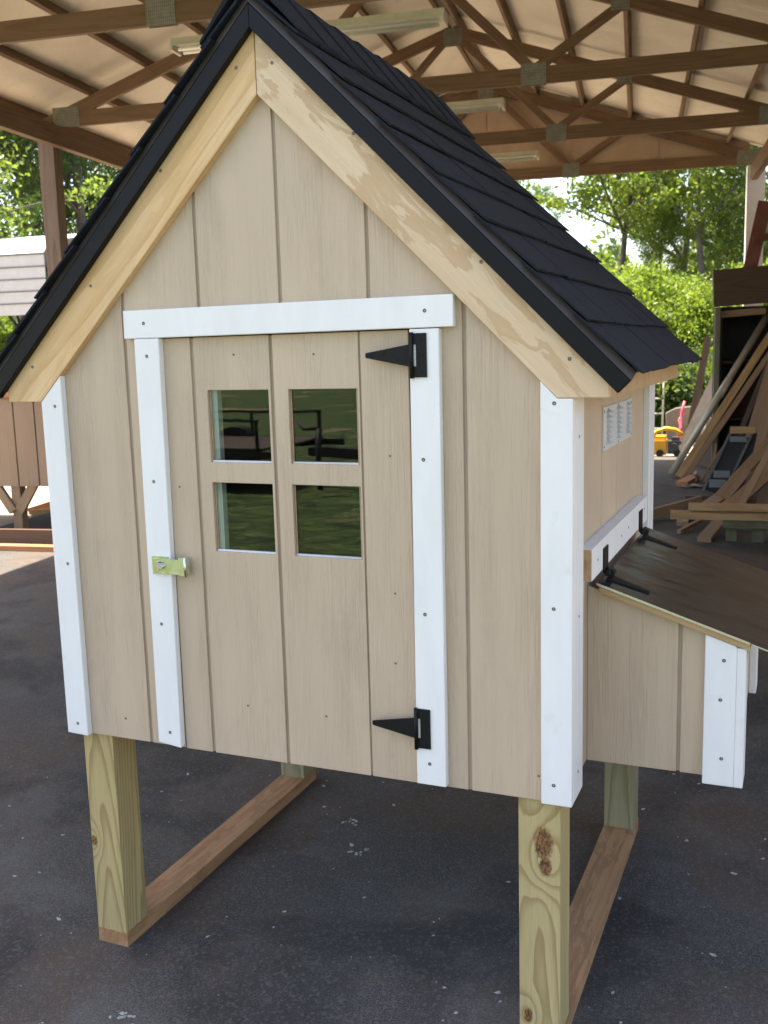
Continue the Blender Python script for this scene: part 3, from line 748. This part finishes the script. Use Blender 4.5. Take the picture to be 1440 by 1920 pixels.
prism('sheet_metal', [(49.07, ln(49.07) + .02), (64.6, ln(64.6) + .02), (64.6, ln(64.6) + .09), (49.07, ln(49.07) + .09)], 'xz', 7.9, 36.0, LIDM, lid)
prism('metal_edge', [(48.9, ln(48.9) - .08), (61.3, ln(61.3) - .08), (61.3, ln(61.3) + .12), (48.9, ln(48.9) + .12)], 'xz', 7.86, 7.89, ALU, lid)
prism('metal_edge', [(61.4, ln(61.4) - .05), (64.6, ln(64.6) - .05), (64.6, ln(64.6) + .08), (61.4, ln(61.4) + .08)], 'xz', 7.86, 7.89, ALU, lid)
def lid_hinge(yc):
    bm = bmesh.new()
    bx(bm, (49.06, yc - 1.0, 39.75), (49.18, yc + 1.0, 41.9))
    tubebm(bm, [(49.45, yc - 1.15, 39.75), (49.45, yc + 1.15, 39.75)], .24, 8)
    tubebm(bm, [(49.7, yc - .5, 39.6), (49.7, yc + .5, 39.6)], .3, 8)
    a = [(49.4, yc - .85), (49.4, yc + .85), (52.9, yc + .22), (52.9, yc - .22)]
    t = [bm.verts.new(Vector((x, y, ln(x) + .21)) * K) for x, y in a]; b = [bm.verts.new(Vector((x, y, ln(x) + .11)) * K) for x, y in a]
    bm.faces.new(t); bm.faces.new(b[::-1])
    for i in range(4): bm.faces.new((t[i], b[i], b[(i + 1) % 4], t[(i + 1) % 4]))
    bmesh.ops.recalc_face_normals(bm, faces=bm.faces)
    meshobj('lid_hinge', bm, HINGE, lid)
lid_hinge(10.9); lid_hinge(31.2)

# ------------------------------------------------------------------ second coop and clutter on the left
c2 = thing('chicken_coop', 'brown coop at the left edge on posts with Y-shaped corner braces', 'chicken coop', B(-200, 230, 0))
BRS = siding_mat('brown_siding_paint', (.31, .215, .145)); BRG = siding_mat('brown_siding_groove', (.10, .06, .04))
uc0, uc1 = -204, -142; vc0, vc1 = 217, 262
k = 0; u = uc1
while u > uc0:
    w = 8.1 if k else 4.2
    board('siding_board', B(u - w + .25, vc0, 31.5), B(u - .25, vc0, 31.5), 30, .5, BRS, c2); u -= w; k += 1
board('siding_backer', B(uc0, vc0 + .6, 31.5), B(uc1, vc0 + .6, 31.5), 29.5, .5, BRG, c2)
for uu in (uc1,): board('side_wall', B(uu, vc0 + .9, 31.5), B(uu, vc1, 31.5), 30, .5, BRS, c2)
board('rear_wall', B(uc0, vc1, 31.5), B(uc1, vc1, 31.5), 30, .5, BRS, c2)
board('floor_panel', B(uc0, (vc0 + vc1) / 2, 17.5), B(uc1, (vc0 + vc1) / 2, 17.5), .6, vc1 - vc0 - 1, LUMBER_D, c2)
board('eave_fascia', B(uc0, vc0 - 1.2, 48.1), B(uc1 + 4, vc0 - 1.2, 48.1), 1.9, 1.5, LUMBER_O, c2)  # reddish wood colour stands in for sunlit bounce on this fascia
board('roof_deck', B(uc0, vc0 + 22, 50.5), B(uc1 + 4, vc0 + 22, 50.5), 1, 50, LUMBER_D, c2)
for uu in (-197, -157):
    for vv in (vc0 + 3, vc1 - 4):
        lg = board('leg', B(uu, vv, 0), B(uu, vv, 17), 3.5, 3.5, LUMBER, c2, up=B(1, 0, 0))
        for sgn in (-1, 1):
            board('leg_brace', B(uu + sgn * 1.2, vv - (1.9 if vv < 240 else 0), 7.5), B(uu + sgn * 7.5, vv - (1.9 if vv < 240 else 0), 16.9), 3.2, 1.5, LUMBER, c2, up=B(sgn * 1, 0, .4))
def plank(label, A, Bp, w, t, mat, up=(0, 0, 1), name='board', cat='board', group=None):
    o = board(name, A, Bp, w, t, mat, None, up); return tag(o, label, cat, group)
G1 = 'loose boards lying on the left side of the floor'
plank('dark plank on edge lying in front of the brown coop', B(-232, 193, 2.76), B(-120, 196, 2.76), 5.5, 1.5, wood('plank_stained_brown', (.17, .10, .065), (.13, .075, .05), (.08, .045, .03)), group=G1)  # dark-stained brown plank
plank('orange-brown board lying flat in front of the dark plank', B(-232, 189, .85), B(-112, 189, .85), 1.6, 3.5, LUMBER_O, group=G1)
plank('reddish board propped up on the sunlit sand behind the brown coop', B(-182, 262, -.4), B(-150, 268, 9), 3.5, 1.5, LUMBER_O)
plank('pale board lying below the propped reddish board', B(-178, 258, .1), B(-138, 262, 1), 2.5, 1.5, LUMBER_Y)
plank('short scrap board on the sand at the far left behind the coop leg', B(-224, 262, -.2), B(-205, 270, 5), 1.5, 2.5, LUMBER_O)
o = plank('upright yellowish panel standing on the sand at the far left edge', B(-232, 285, 8), B(-216, 285, 8), 20, 1, LUMBER_Y, name='board', cat='board')

# ------------------------------------------------------------------ metal carport on the far left
METW = plain('white_painted_steel', (.44, .44, .45), .5, .0, var=.08); METR = plain('white_steel_roof', (.42, .47, .55), .5, .1, var=.1)
cp = thing('metal_carport', 'white metal carport with horizontal ribbed side panels at the left edge', 'carport', B(-430, 560, 0))
cu0, cu1, cv0, cv1 = -640, -352, 555, 780
for k in range(5):
    zt = 133 - k * 8.4
    board('side_panel', B(cu0, cv0 + (k % 2) * .0, zt - 4), B(cu1, cv0, zt - 4), 7.6, .8, METW, cp)
    board('lap_shadow', B(cu0, cv0 - .5, zt + .1), B(cu1, cv0 - .5, zt + .1), .8, 1.0, plain('panel_shadow_lap', (.13, .125, .12), .6) if k == 0 else bpy.data.materials['panel_shadow_lap'], cp)  # dark strip stands in for the shadow at each lap
prof = [(0, 134), (5, 139), (14, 143), (60, 152), (112, 160), (165, 152), (211, 143), (225, 134)]
for (a, za), (b, zb_) in zip(prof, prof[1:]):
    board('roof_panel', B((cu0 + cu1) / 2, cv0 + a, za), B((cu0 + cu1) / 2, cv0 + b, zb_), .5, cu1 - cu0, METR, cp, up=(0, 0, 1))
for uu in (cu0 + 2, -452, cu1 - 2):
    for vv in (cv0 + 1, cv1 - 1): board('post', B(uu, vv, 0), B(uu, vv, 134), 2.6, 2.6, plain('dark_steel_tube', (.03, .035, .045), .5) if 'dark_steel_tube' not in bpy.data.materials else bpy.data.materials['dark_steel_tube'], cp, up=B(1, 0, 0))

# ------------------------------------------------------------------ clutter on the right
plank('thick brown timber beam laid across the top of the dark cabinet', B(85, 400, 83), B(150, 400, 86), 16, 8, wood('old_timber', (.115, .07, .04), (.09, .055, .03), (.045, .025, .012)), name='timber_beam', cat='beam')
cab = thing('dark_cabinet', 'black open cabinet standing under the timber beam at the right edge', 'cabinet', B(110, 415, 0))
BLK = plain('black_plastic', (.006, .006, .006), .6, var=.2); STILE = plain('grey_green_paint', (.17, .18, .12), .6)
board('back_panel', B(88, 434, 37), B(150, 434, 37), 74, 1, BLK, cab)
board('cabinet_top', B(88, 417, 74.3), B(150, 417, 74.3), 1, 33, BLK, cab)
board('side_panel', B(88, 417, 37), B(88.01 + 1.6, 417, 37), 73.4, 31, BLK, cab)
board('frame_post', B(87.3, 399.5, 0), B(87.3, 399.5, 74.5), 2.2, 2.2, STILE, cab, up=B(1, 0, 0))
for z in (24, 50): board('shelf', B(90, 417, z), B(150, 417, z), 1, 30, BLK, cab)
board('bottom_rail', B(89, 402, 71.6), B(108, 402, 72.6), 3, 1.4, LUMBER, cab)
# long leaning tube and boards
GL = 'boards leaning against the right side of the barn'
tb = thing('metal_tube', 'long pale metal tube leaning above the other boards at the right', 'tube', (11, 385, 0))
tube('tube', [(11, 383, 1.2), (51, 421, 76)], 1.55, plain('pale_tube', (.50, .46, .38), .35, .35, var=.15, scale=3), tb, 14)
tube('sleeve', [(29.2, 400.5, 35), (33.2, 404.2, 42.5)], 1.75, plain('tube_sleeve', (.72, .74, .78), .3, .3), tb, 14)
def lean(label, A, Bp, w, t, mat, up=(0, 1, 0)): return plank(label, A, Bp, w, t, mat, up, name='leaning_board', group=GL)
lean('tan board leaning just under the pale tube', (14.5, 381, .5), (53.5, 412, 68), 3.2, 1.2, LUMBER_Y, up=(-1, .2, .6))
lean('thin dark board leaning below the tan board under the tube', (17.5, 380, .5), (54, 404, 60), 2.4, 1.0, LUMBER, up=(-1, .2, .6))
lean('wide grey-brown board leaning behind the black rack', (43.5, 356, 2), (58, 372, 62), 1.2, 9.5, PLY, up=(0, -1, .4))
lean('narrow board leaning steeply to the right of the black rack', (46.5, 318, 1), (56.5, 330, 56), 1.5, 3.4, LUMBER, up=(0, -1, .3))
lean('board slanting low across the others from the lumber stack', (36, 303, 1.4), (57, 322, 26), 1.6, 3.8, LUMBER, up=(0, -1, .5))
lean('lowest slanting board, at the right edge above the new lumber', (42, 292, 1.4), (60, 306, 19), 1.6, 4.6, LUMBER, up=(0, -1, .6))
lean('pale grey board standing nearly upright at the right edge', (54.0, 314, 1), (62, 330, 52), 1.3, 5, PLY, up=(0, -1, .3))
lean('brown plywood strip at the very right edge', (53.5, 300, 1), (61, 316, 40), 1.2, 7, PLY, up=(0, -1, .3))
lean('thin stick leaning between the tube and the black rack', (25, 366, 1), (38, 378, 22), .8, .8, LUMBER, up=(0, -1, .4))
lean('second thin stick leaning lower beside the rack', (27, 360, 1), (35, 366, 12), .8, .8, LUMBER, up=(0, -1, .4))
lean('dark brown plank leaning upright outside behind the tube', (6.5, 484, 0), (16.5, 490, 62), 1.5, 3.6, LUMBER_D, up=(0, -1, .2))
lean('grey weathered board leaning beyond the dark plank', (5, 470, 0), (24, 480, 46), 1.2, 5, plain('weathered_grey', (.16, .14, .13), .8), up=(0, -1, .4))
lean('thin dark batten leaning behind the black rack, just left of it', (33, 384, 1), (50, 396, 50), 1.2, 2.2, LUMBER_D, up=(0, -1, .4))
lean('short grey stick standing upright behind the black rack', (29, 372, 1), (30.5, 374, 16), 1, 1.2, LUMBER, up=(0, -1, .4))
lean('brown board with a dark gap on either side, right of the wide plank', (51, 338, 1), (63, 350, 60), 1.3, 3.0, LUMBER, up=(0, -1, .4))
lean('slim board crossing in front of the lower right boards', (45, 286, 1.2), (60, 300, 34), 1.2, 2.2, LUMBER, up=(0, -1, .4))
lean('short broken board low at the foot of the leaning boards', (38, 298, 1.2), (47, 306, 13), 1.2, 2.6, LUMBER, up=(0, -1, .4))
plank('big dark panel added behind the whole lumber pile to stand in for its shade', (29, 410, 0), (48, 426, 40), 1, 34, LUMBER_D, (-.5, -.6, .2), name='board', cat='panel')  # dark sheet put in for the shade between tube and rack
# black rack
rk = thing('black_rack', 'black slatted rack leaning with a wooden block on its top', 'rack', (34, 335, 0))
RAIL = plain('grey_rail', (.10, .10, .10), .5, .2)
def rp(s, t): return Vector((29 + 9.3 * t + 8.2 * s, 334 + 6 * t, 1 + 22.5 * t))
for s in (0, 1): board('rail', rp(s, 0), rp(s, 1), .8, .9, RAIL, rk, up=(0, -1, .4))
for s_, off in ((.5, 1.6),):
    board('back_panel', rp(s_, 0) + Vector((0, off, -.8)), rp(s_, 1) + Vector((0, off, -.8)), .5, 7.6, BLK, rk, up=(0, -1, .4))
for t_, h in ((.14, 3.2), (.30, 2.8), (.90, 2.2)):
    board('grey_box', rp(.12, t_), rp(.88, t_), h, 1.2, plain('grey_plastic', (.15, .165, .18), .5) if 'grey_plastic' not in bpy.data.materials else bpy.data.materials['grey_plastic'], rk, up=(.35, .2, 1))
board('side_panel', rp(1.35, 0) + Vector((0, 2, -.5)), rp(1.35, 1) + Vector((0, 2, -.5)), 1.2, 5.5, BLK, rk, up=(0, -1, .4))
plank('short pale wood block resting on top of the black rack', rp(-.08, 1.06), rp(1.08, 1.06), 2.6, 1.8, LUMBER_Y, name='wood_block', cat='block')
# new lumber on a green treated stand
stand = thing('timber_stand', 'low green treated timber stand carrying the new boards at the right edge', 'stand', (50, 238, 0))
board('top_plank', (43.5, 236.6, 5.6), (75, 240.6, 5.6), 2.2, 7, GREENWOOD, stand)
for x in (46, 53.5, 66): board('stand_leg', (x, 238, 0), (x, 238, 4.4), 3.2, 3, GREENWOOD, stand, up=(1, 0, 0))
GN = 'new boards stacked on the green stand'
plank('upper yellow board lying on the green stand, its end pointing left', (33.5, 236.2, 10.2), (76, 240.2, 10.2), 1.9, 3.5, LUMBER_Y, group=GN)
plank('lower and longer yellow board lying on the green stand', (28.5, 234.0, 7.9), (76, 238.5, 7.9), 1.9, 5.6, LUMBER_Y, group=GN)
GS = 'scrap boards on the floor at the right'
sc = [((12, 262, .9), (33, 283, 5), 3.4, 1.4, LUMBER, 'reddish board lying slanted with its left end nearest the coop'),
      ((27, 287, .9), (29.5, 258, .9), 1.5, 3.6, LUMBER, 'short scrap board pointing toward the coop, crossing under the slanted board'),
      ((30, 244, .8), (38, 270, 2.6), 1.2, 1.2, LUMBER, 'thin stick on the floor in front of the lumber stack'),
      ((38.6, 232, .9), (43, 262, 4.4), 1.5, 4.0, LUMBER, 'wide pinkish scrap standing off the floor by the green stand'),
      ((19, 352, 1.2), (22, 374, 1.2), 2.2, 4.6, LUMBER_O, 'brown wooden block on the floor below the leaning tube'),
      ((35, 288, 2.6), (40, 318, 3.6), 1.5, 5.5, LUMBER, 'flat grey scrap plank lying behind the yellow boards'),
      ((38, 282, 1), (46, 312, 4), 1.5, 5, LUMBER_O, 'red-brown scrap plank lying behind the yellow boards'),
      ((24, 318, .8), (36, 320, .8), 1.2, 2.0, LUMBER_D, 'small dark scrap on the floor in front of the black rack')]
for A, Bp, w, t, m, l in sc: plank(l, A, Bp, w, t, m, name='scrap_board', group=GS)
jk = thing('tool_pile', 'small heap of grey metal fittings on the floor beside the black rack', 'tools', (27, 352, 0))
tube('metal_fitting', [(24, 356, 1), (25.5, 353, 3), (24.5, 350, 6.5)], .8, ALU, jk); tube('metal_fitting', [(23, 352, .8), (29, 350, .8)], .7, GALV, jk); tube('metal_ring', [(22 + 2 * math.cos(a), 349 + 2 * math.sin(a), .9) for a in [i * .7 for i in range(10)]], .35, GALV, jk)
# ladder outdoors
lad = thing('ladder', 'pale metal ladder standing outdoors behind the rear corner of the tan coop', 'ladder', (-30, 600, 0))
for x in (-38, -22.5): tube('rail', [(x + .5, 612, -1), (x, 624, 62)], .7, plain('ladder_metal', (.66, .62, .52), .5) if 'ladder_metal' not in bpy.data.materials else bpy.data.materials['ladder_metal'], lad)
for k in range(6): tube('rung', [(-38, 613 + k * 2, 3 + k * 9.9), (-22.5, 613 + k * 2, 3 + k * 9.9)], .55, bpy.data.materials['ladder_metal'], lad)
RED = plain('red_brown_paint', (.15, .055, .04), .75, var=.4)
rl = plank('red-brown beam leaning beside the white corner post', (36, 458, 84), (44, 461, 126), 6.5, 2.2, RED, up=(1, 0, 0), name='leaning_beam', cat='beam')
plank('short red crosspiece nailed to the leaning red-brown beam', (39, 457.3, 108), (52, 459.5, 110), 3.4, 1.6, RED, name='crosspiece', cat='board')
plank('flat dark plank lying on the timber beam at the right edge', (28, 446, 92.5), (70, 452, 93.5), 1.6, 6, LUMBER_D, name='board')

# yellow engine machine
ym = thing('yellow_machine', 'small yellow engine machine with a hooped guard, sunlit beyond the floor edge', 'machine', (0, 474, 0))
YEL = plain('yellow_paint', (.85, .46, .04), .4, var=.1); ENG = plain('engine_grey', (.08, .08, .085), .5, .4)
bm = bmesh.new(); bx(bm, (-9.5, 470, .5), (-2, 480, 8.2)); bx(bm, (-8.8, 471, 8.2), (-2.8, 479, 10.5)); meshobj('tank', bm, YEL, ym, bevel=.8)
tube('hoop', [(-9.2, 468.5, 9), (-7, 468.5, 13.2), (-2, 468.5, 15), (3, 468.5, 14.3), (7.2, 468.5, 11)], 1.0, YEL, ym)
bm = bmesh.new(); bx(bm, (-1.2, 471, 1), (5.5, 478, 8)); tubebm(bm, [(2, 470.8, 4.6), (2, 469.4, 4.6)], 2.4, 12); bx(bm, (.5, 472, 8), (4.5, 476, 10)); meshobj('engine', bm, ENG, ym, bevel=.25)
for x in (-5, 4): tube('wheel', [(x, 467.9, 1.7), (x, 469.3, 1.7)], 1.9, BLK, ym, 14)
pk = thing('walker_frame', 'pink and white tube frame leaning behind the yellow machine', 'frame', (6, 486, 0))
PNK = plain('pink_paint', (.62, .08, .13), .5); 
tube('pink_tube', [(0, 484, 0), (2, 485, 8), (3.5, 487, 14), (3.7, 489, 22), (5, 490, 28)], .75, PNK, pk); tube('pink_tube', [(2, 484, 3), (4.6, 486, 10), (2.4, 488, 18), (5, 490, 22)], .6, PNK, pk)
tube('white_tube', [(8.2, 484, 2), (10.6, 487, 14), (12, 490, 27)], .8, VENTM, pk); tube('white_tube', [(14, 484, 2), (17, 488, 24)], .8, VENTM, pk)
ru = thing('grey_slab', 'grey rounded slab standing upright behind the ladder and machine', 'slab', (-2, 548, 0))
prism('slab', [(-11, 0), (14, 0), (15, 14), (10, 20), (3, 22), (-6, 21), (-12, 18)], 'xz', 546, 549, plain('grey_tarp', (.16, .13, .11), .85, var=.3), ru, bevel=.5)

# ------------------------------------------------------------------ trailer on the grass behind the camera (seen in the panes)
tr = thing('utility_trailer', 'flat utility trailer with rail and jack on the grass in front of the coop', 'trailer', (-170, -330, 0))
BLKM = plain('black_trailer_steel', (.012, .012, .013), .5)
for y in (-300, -360): board('frame_rail', (-280, y, 16), (-140, y, 16), 3, 2, BLKM, tr); board('top_rail', (-280, y, 31), (-152, y, 31), 1.2, 1.2, BLKM, tr)
for x in (-278, -232, -190, -153):
    for y in (-300, -360): board('rail_post', (x, y, 18), (x, y, 31), 1.2, 1.2, BLKM, tr, up=(1, 0, 0))
board('deck', (-280, -330, 18.5), (-150, -330, 18.5), 1, 58, LUMBER_D, tr)
board('tongue', (-142, -330, 15), (-90, -310, 15), 4, 3, BLKM, tr)
tube('jack', [(-122, -298, 2), (-122, -298, 28)], 1.3, BLKM, tr); tube('jack_handle', [(-122, -298, 28), (-129, -298, 28), (-131, -298, 31)], .7, BLKM, tr)
for x in (-230, -200):
    for y in (-366, -296): tube('wheel', [(x, y, 12), (x, y + 7, 12)], 12, BLK, tr, 18)

# ------------------------------------------------------------------ paint flecks on the floor
bm = bmesh.new()
def fleck(x, y, r, n=7, st=1.0, ang=0):
    pts = []
    for k in range(n):
        a = 2 * math.pi * k / n; rr = r * random.uniform(.45, 1.1)
        px, py = math.cos(a) * rr * st, math.sin(a) * rr
        pts.append((x + px * math.cos(ang) - py * math.sin(ang), y + px * math.sin(ang) + py * math.cos(ang)))
    top = [bm.verts.new(Vector((px, py, .05)) * K) for px, py in pts]; bot = [bm.verts.new(Vector((px, py, .002)) * K) for px, py in pts]
    bm.faces.new(top)
    for k in range(n): bm.faces.new((top[k], bot[k], bot[(k + 1) % n], top[(k + 1) % n]))
for k in range(380):
    fleck(random.uniform(-45, 85), random.uniform(-45, 90), random.choice((.05, .06, .08, .1, .13, .17, .26)), st=random.uniform(1, 2), ang=random.uniform(0, 3))
for (fx, fy, fr_) in ((20.5, -12, .9), (-4, -14, .8), (3.2, -12.8, .35), (9.5, -8.5, .55), (60, -3, .35), (17, 26, .9), (13, 33, .5)):
    for q in range(9): fleck(fx + random.gauss(0, fr_), fy + random.gauss(0, fr_), fr_ * random.uniform(.15, .5), st=1.6, ang=random.uniform(0, 3))
FLK = plain('white_paint_fleck', (.42, .42, .40), .7, var=.3, scale=90)
bmesh.ops.recalc_face_normals(bm, faces=bm.faces)
tag(meshobj('paint_flecks', bm, FLK), 'small white paint flecks and chips scattered over the dark floor', 'paint flecks', kind='stuff')

# ------------------------------------------------------------------ trees
def quads_mesh(name, cen, size, mat, up_bias=.0):
    n = len(cen); a = RNG.normal(size=(n, 3)); a[:, 2] *= .7; a /= np.linalg.norm(a, axis=1)[:, None]
    b = RNG.normal(size=(n, 3)); b -= (b * a).sum(1)[:, None] * a; b /= np.linalg.norm(b, axis=1)[:, None]
    c = np.cross(a, b); s = size * RNG.uniform(.6, 1.3, n)[:, None] * K; cen = cen * K
    V = np.stack([cen - b * s, cen + a * 0 + c * s * .55, cen + b * s, cen - c * s * .55], 1).reshape(-1, 3)
    me = bpy.data.meshes.new(name); me.vertices.add(4 * n); me.vertices.foreach_set('co', V.astype(np.float32).ravel())
    me.loops.add(4 * n); me.loops.foreach_set('vertex_index', np.arange(4 * n, dtype=np.int32))
    me.polygons.add(n); me.polygons.foreach_set('loop_start', np.arange(0, 4 * n, 4, dtype=np.int32)); me.polygons.foreach_set('loop_total', np.full(n, 4, dtype=np.int32))
    me.update(calc_edges=True); me.materials.append(mat); return me
def grow(h, r0, lean, levels, first, seed, spread=.9, fork=None):
    """returns trunk bmesh and branch end points"""
    rs = random.Random(seed); bm = bmesh.new(); ends = []
    def br(p, d, L, r, lev):
        pts = [p]; rad = [r]; n = 5
        for k in range(n):
            d = (d + Vector((rs.uniform(-1, 1), rs.uniform(-1, 1), rs.uniform(-.3, .6))) * (.10 if lev == 0 else .22)).normalized()
            p = p + d * L / n; pts.append(p); rad.append(max(r * (1 - (k + 1) / n * .7), .25))
            if lev < levels and (k + 1) / n >= first * (1 if lev == 0 else .4):
                for q in range(2 if lev == 0 else 2):
                    a = rs.uniform(0, 6.28); side = Vector((math.cos(a), math.sin(a), rs.uniform(.1, .7))).normalized()
                    br(p, (d * (1 - spread * .6) + side * spread).normalized(), L * rs.uniform(.35, .55) * (1.15 if lev == 0 else 1) * (1 - .35 * (k / n)), rad[-1] * .6, lev + 1)
            if lev >= max(1, levels - 1) and k >= 2: ends.append(p)
        ends.append(p); tubebm(bm, pts, rad, 6 if lev < 2 else 4, cap=False)
    br(Vector((0, 0, -2)), Vector((lean, 0, 1)).normalized(), h, r0, 0)
    return bm, ends
def make_tree(name, h, r0, nleaf, size, mat, bark, seed, first=.4, clump=26, lean=.05, spread=.9, low=None, levels=2):
    bm, ends = grow(h, r0, lean, levels, first, seed, spread)
    e = np.array([tuple(p) for p in ends])
    w = RNG.uniform(.3, 1.7, len(e)); idx = RNG.choice(len(e), nleaf, p=w / w.sum())
    off = RNG.normal(size=(nleaf, 3)) * np.array([clump, clump, clump * .55])
    cr = quads_mesh('crown', e[idx] + off * RNG.uniform(.3, 1, nleaf)[:, None], size, mat)
    me = bpy.data.meshes.new('trunk'); bm.to_mesh(me); bm.free(); me.materials.append(bark)
    return me, cr
def plant_tree(name, protos, x, y, rz, s, label, cat, group):
    t = thing(name, label, cat, (x, y, -1), group)
    m = Matrix.Translation(Vector((x, y, -1)) * K) @ Matrix.Rotation(rz, 4, 'Z') @ Matrix.Scale(s, 4)
    for nm, me in zip(('trunk', 'crown'), protos):
        link(bpy.data.objects.new(nm, me), t, m)
P_open = make_tree('t', 300, 5.5, 9000, 3.0, LEAF, BARK, 5, first=.42, clump=12, lean=.08, spread=1.0)
P_broad = make_tree('t', 420, 7, 30000, 2.7, LEAF, BARK, 9, first=.2, clump=18)
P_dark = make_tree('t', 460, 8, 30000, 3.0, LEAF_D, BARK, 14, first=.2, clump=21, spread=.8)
P_shrub = make_tree('t', 95, 2.2, 17000, 2.3, LEAF_B, BARK, 21, first=.1, clump=13, spread=1.0)
P_low = make_tree('t', 34, 1.2, 9000, 1.9, LEAF_D, BARK, 61, first=.05, clump=11, spread=1.2)
P_pine = make_tree('t', 560, 7, 14000, 3.4, LEAF_D, BARK_P, 30, first=.4, clump=15, lean=.01, spread=1.0)
P_thin = make_tree('t', 400, 6, 9000, 3.2, LEAF, BARK, 44, first=.3, clump=13, lean=.03, spread=.9)
def at(az, dep):   # azimuth in degrees left of +Y, distance from the camera in inches
    a = math.radians(az); return CX - math.sin(a) * dep, CY + math.cos(a) * dep
GT = 'trees in the wood beyond the barn'
spec = [('open', P_open, 10.3, 1130, .3, 1.0, 'open crowned tree with a forked trunk showing against the sky, right of the black roof'),
        ('thin', P_thin, 2.8, 1150, 1.1, 1.0, 'tall thin tree with small leaves behind the white corner post at the right edge'),
        ('thin', P_thin, 6.4, 1300, 2.7, 1.0, 'tall thin tree left of the one by the white post'),
        ('broad', P_broad, -1.5, 1150, 4.1, 1.0, 'broadleaf tree mostly hidden by the timber beam'),
        ('open', P_open, 4.5, 1050, 2.0, .95, 'thin tree with gaps in its crown, between the two tall right-hand trees'),
        ('broad', P_broad, 7.6, 1150, 0.9, .42, 'short leafy tree under the forked tree, behind the bushes'),
        ('broad', P_broad, 4.2, 1080, 3.3, .40, 'short leafy tree behind the bushes, left of the timber beam'),
        ('dark', P_dark, 14.0, 1700, 0.5, .50, 'low dark tree peeping over the slope of the black roof'),
        ('dark', P_dark, 37.0, 1300, 1.5, .8, 'dark tree right of the brown barn post'),
        ('broad', P_broad, 34.5, 1500, 3.2, .78, 'tree nearest the black roof on the left side'),
        ('dark', P_dark, 40.5, 1180, 2.2, .9, 'dark tree just behind the brown barn post'),
        ('broad', P_broad, 43.5, 1100, 5.2, .9, 'broadleaf tree at the left edge above the carport'),
        ('pine', P_pine, 38.8, 1150, .2, .95, 'tall thin pine seen right of the brown post'),
        ('pine', P_pine, 42.3, 1350, 1.2, 1.0, 'tall thin pine left of the brown post'),
        ('thin', P_thin, 45.5, 1050, 3.9, 1.0, 'thin tree partly cut off by the left edge'),
        ('broad', P_broad, 49.5, 1000, .9, .9, 'tree beyond the left edge behind the carport')]
for kind, P, az, dep, rz, s, l in spec:
    x, y = at(az, dep); plant_tree({'open': 'open_tree', 'broad': 'broadleaf_tree', 'dark': 'dark_tree', 'pine': 'pine_tree', 'thin': 'thin_tree'}[kind], P, x, y, rz, s, l, 'tree', GT)
sh = [(11.4, 860, .75, 'sunlit bush just right of the black roof edge'), (9.0, 800, .85, 'bright green bush in the middle of the opening'),
      (6.9, 840, .80, 'bright bush above the tip of the black roof'), (4.7, 800, .72, 'bright bush left of the timber beam'),
      (2.6, 860, .85, 'bright bush behind the black cabinet'), (12.9, 980, .75, 'bush low behind the roof slope'), (8.0, 930, .85, 'taller bush behind the bright ones in the opening'),
      (5.6, 960, .85, 'taller bush left of the cabinet, behind the bright ones'),
      (45.2, 900, .6, 'yellow-green bush under the carport panels at the left edge'), (40.3, 1000, .75, 'bright bush between the brown post and the black roof'),
      (43.4, 960, .6, 'bush low under the carport, right of its dark post')]
for k, (az, dep, s, l) in enumerate(sh):
    x, y = at(az, dep); plant_tree('bush', P_shrub, x, y, k * 1.3, s, l, 'bush', 'sunlit bushes at the edge of the wood')
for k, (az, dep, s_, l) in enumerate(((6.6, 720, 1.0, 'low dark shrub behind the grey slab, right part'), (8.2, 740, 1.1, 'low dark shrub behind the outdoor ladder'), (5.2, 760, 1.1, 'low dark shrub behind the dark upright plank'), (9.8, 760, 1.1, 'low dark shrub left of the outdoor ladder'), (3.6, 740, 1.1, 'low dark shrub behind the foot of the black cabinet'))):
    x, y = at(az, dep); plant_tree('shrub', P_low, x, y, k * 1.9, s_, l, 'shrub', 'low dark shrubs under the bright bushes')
# far wood as one mass
n = 90000; az = np.radians(RNG.uniform(-8, 56, n)); dep = RNG.uniform(1650, 2500, n)
hz = RNG.uniform(0, 1, n) ** 1.2 * (250 + 70 * np.sin(az * 31) + 45 * np.sin(az * 77 + 1))
hz *= np.where((az > np.radians(11.5)) & (az < np.radians(36)), .62, 1.0)
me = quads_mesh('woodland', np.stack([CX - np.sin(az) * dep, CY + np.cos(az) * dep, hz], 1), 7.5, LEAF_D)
tag(link(bpy.data.objects.new('woodland', me)), 'dark wood closing the view behind the nearer trees', 'wood', kind='stuff')
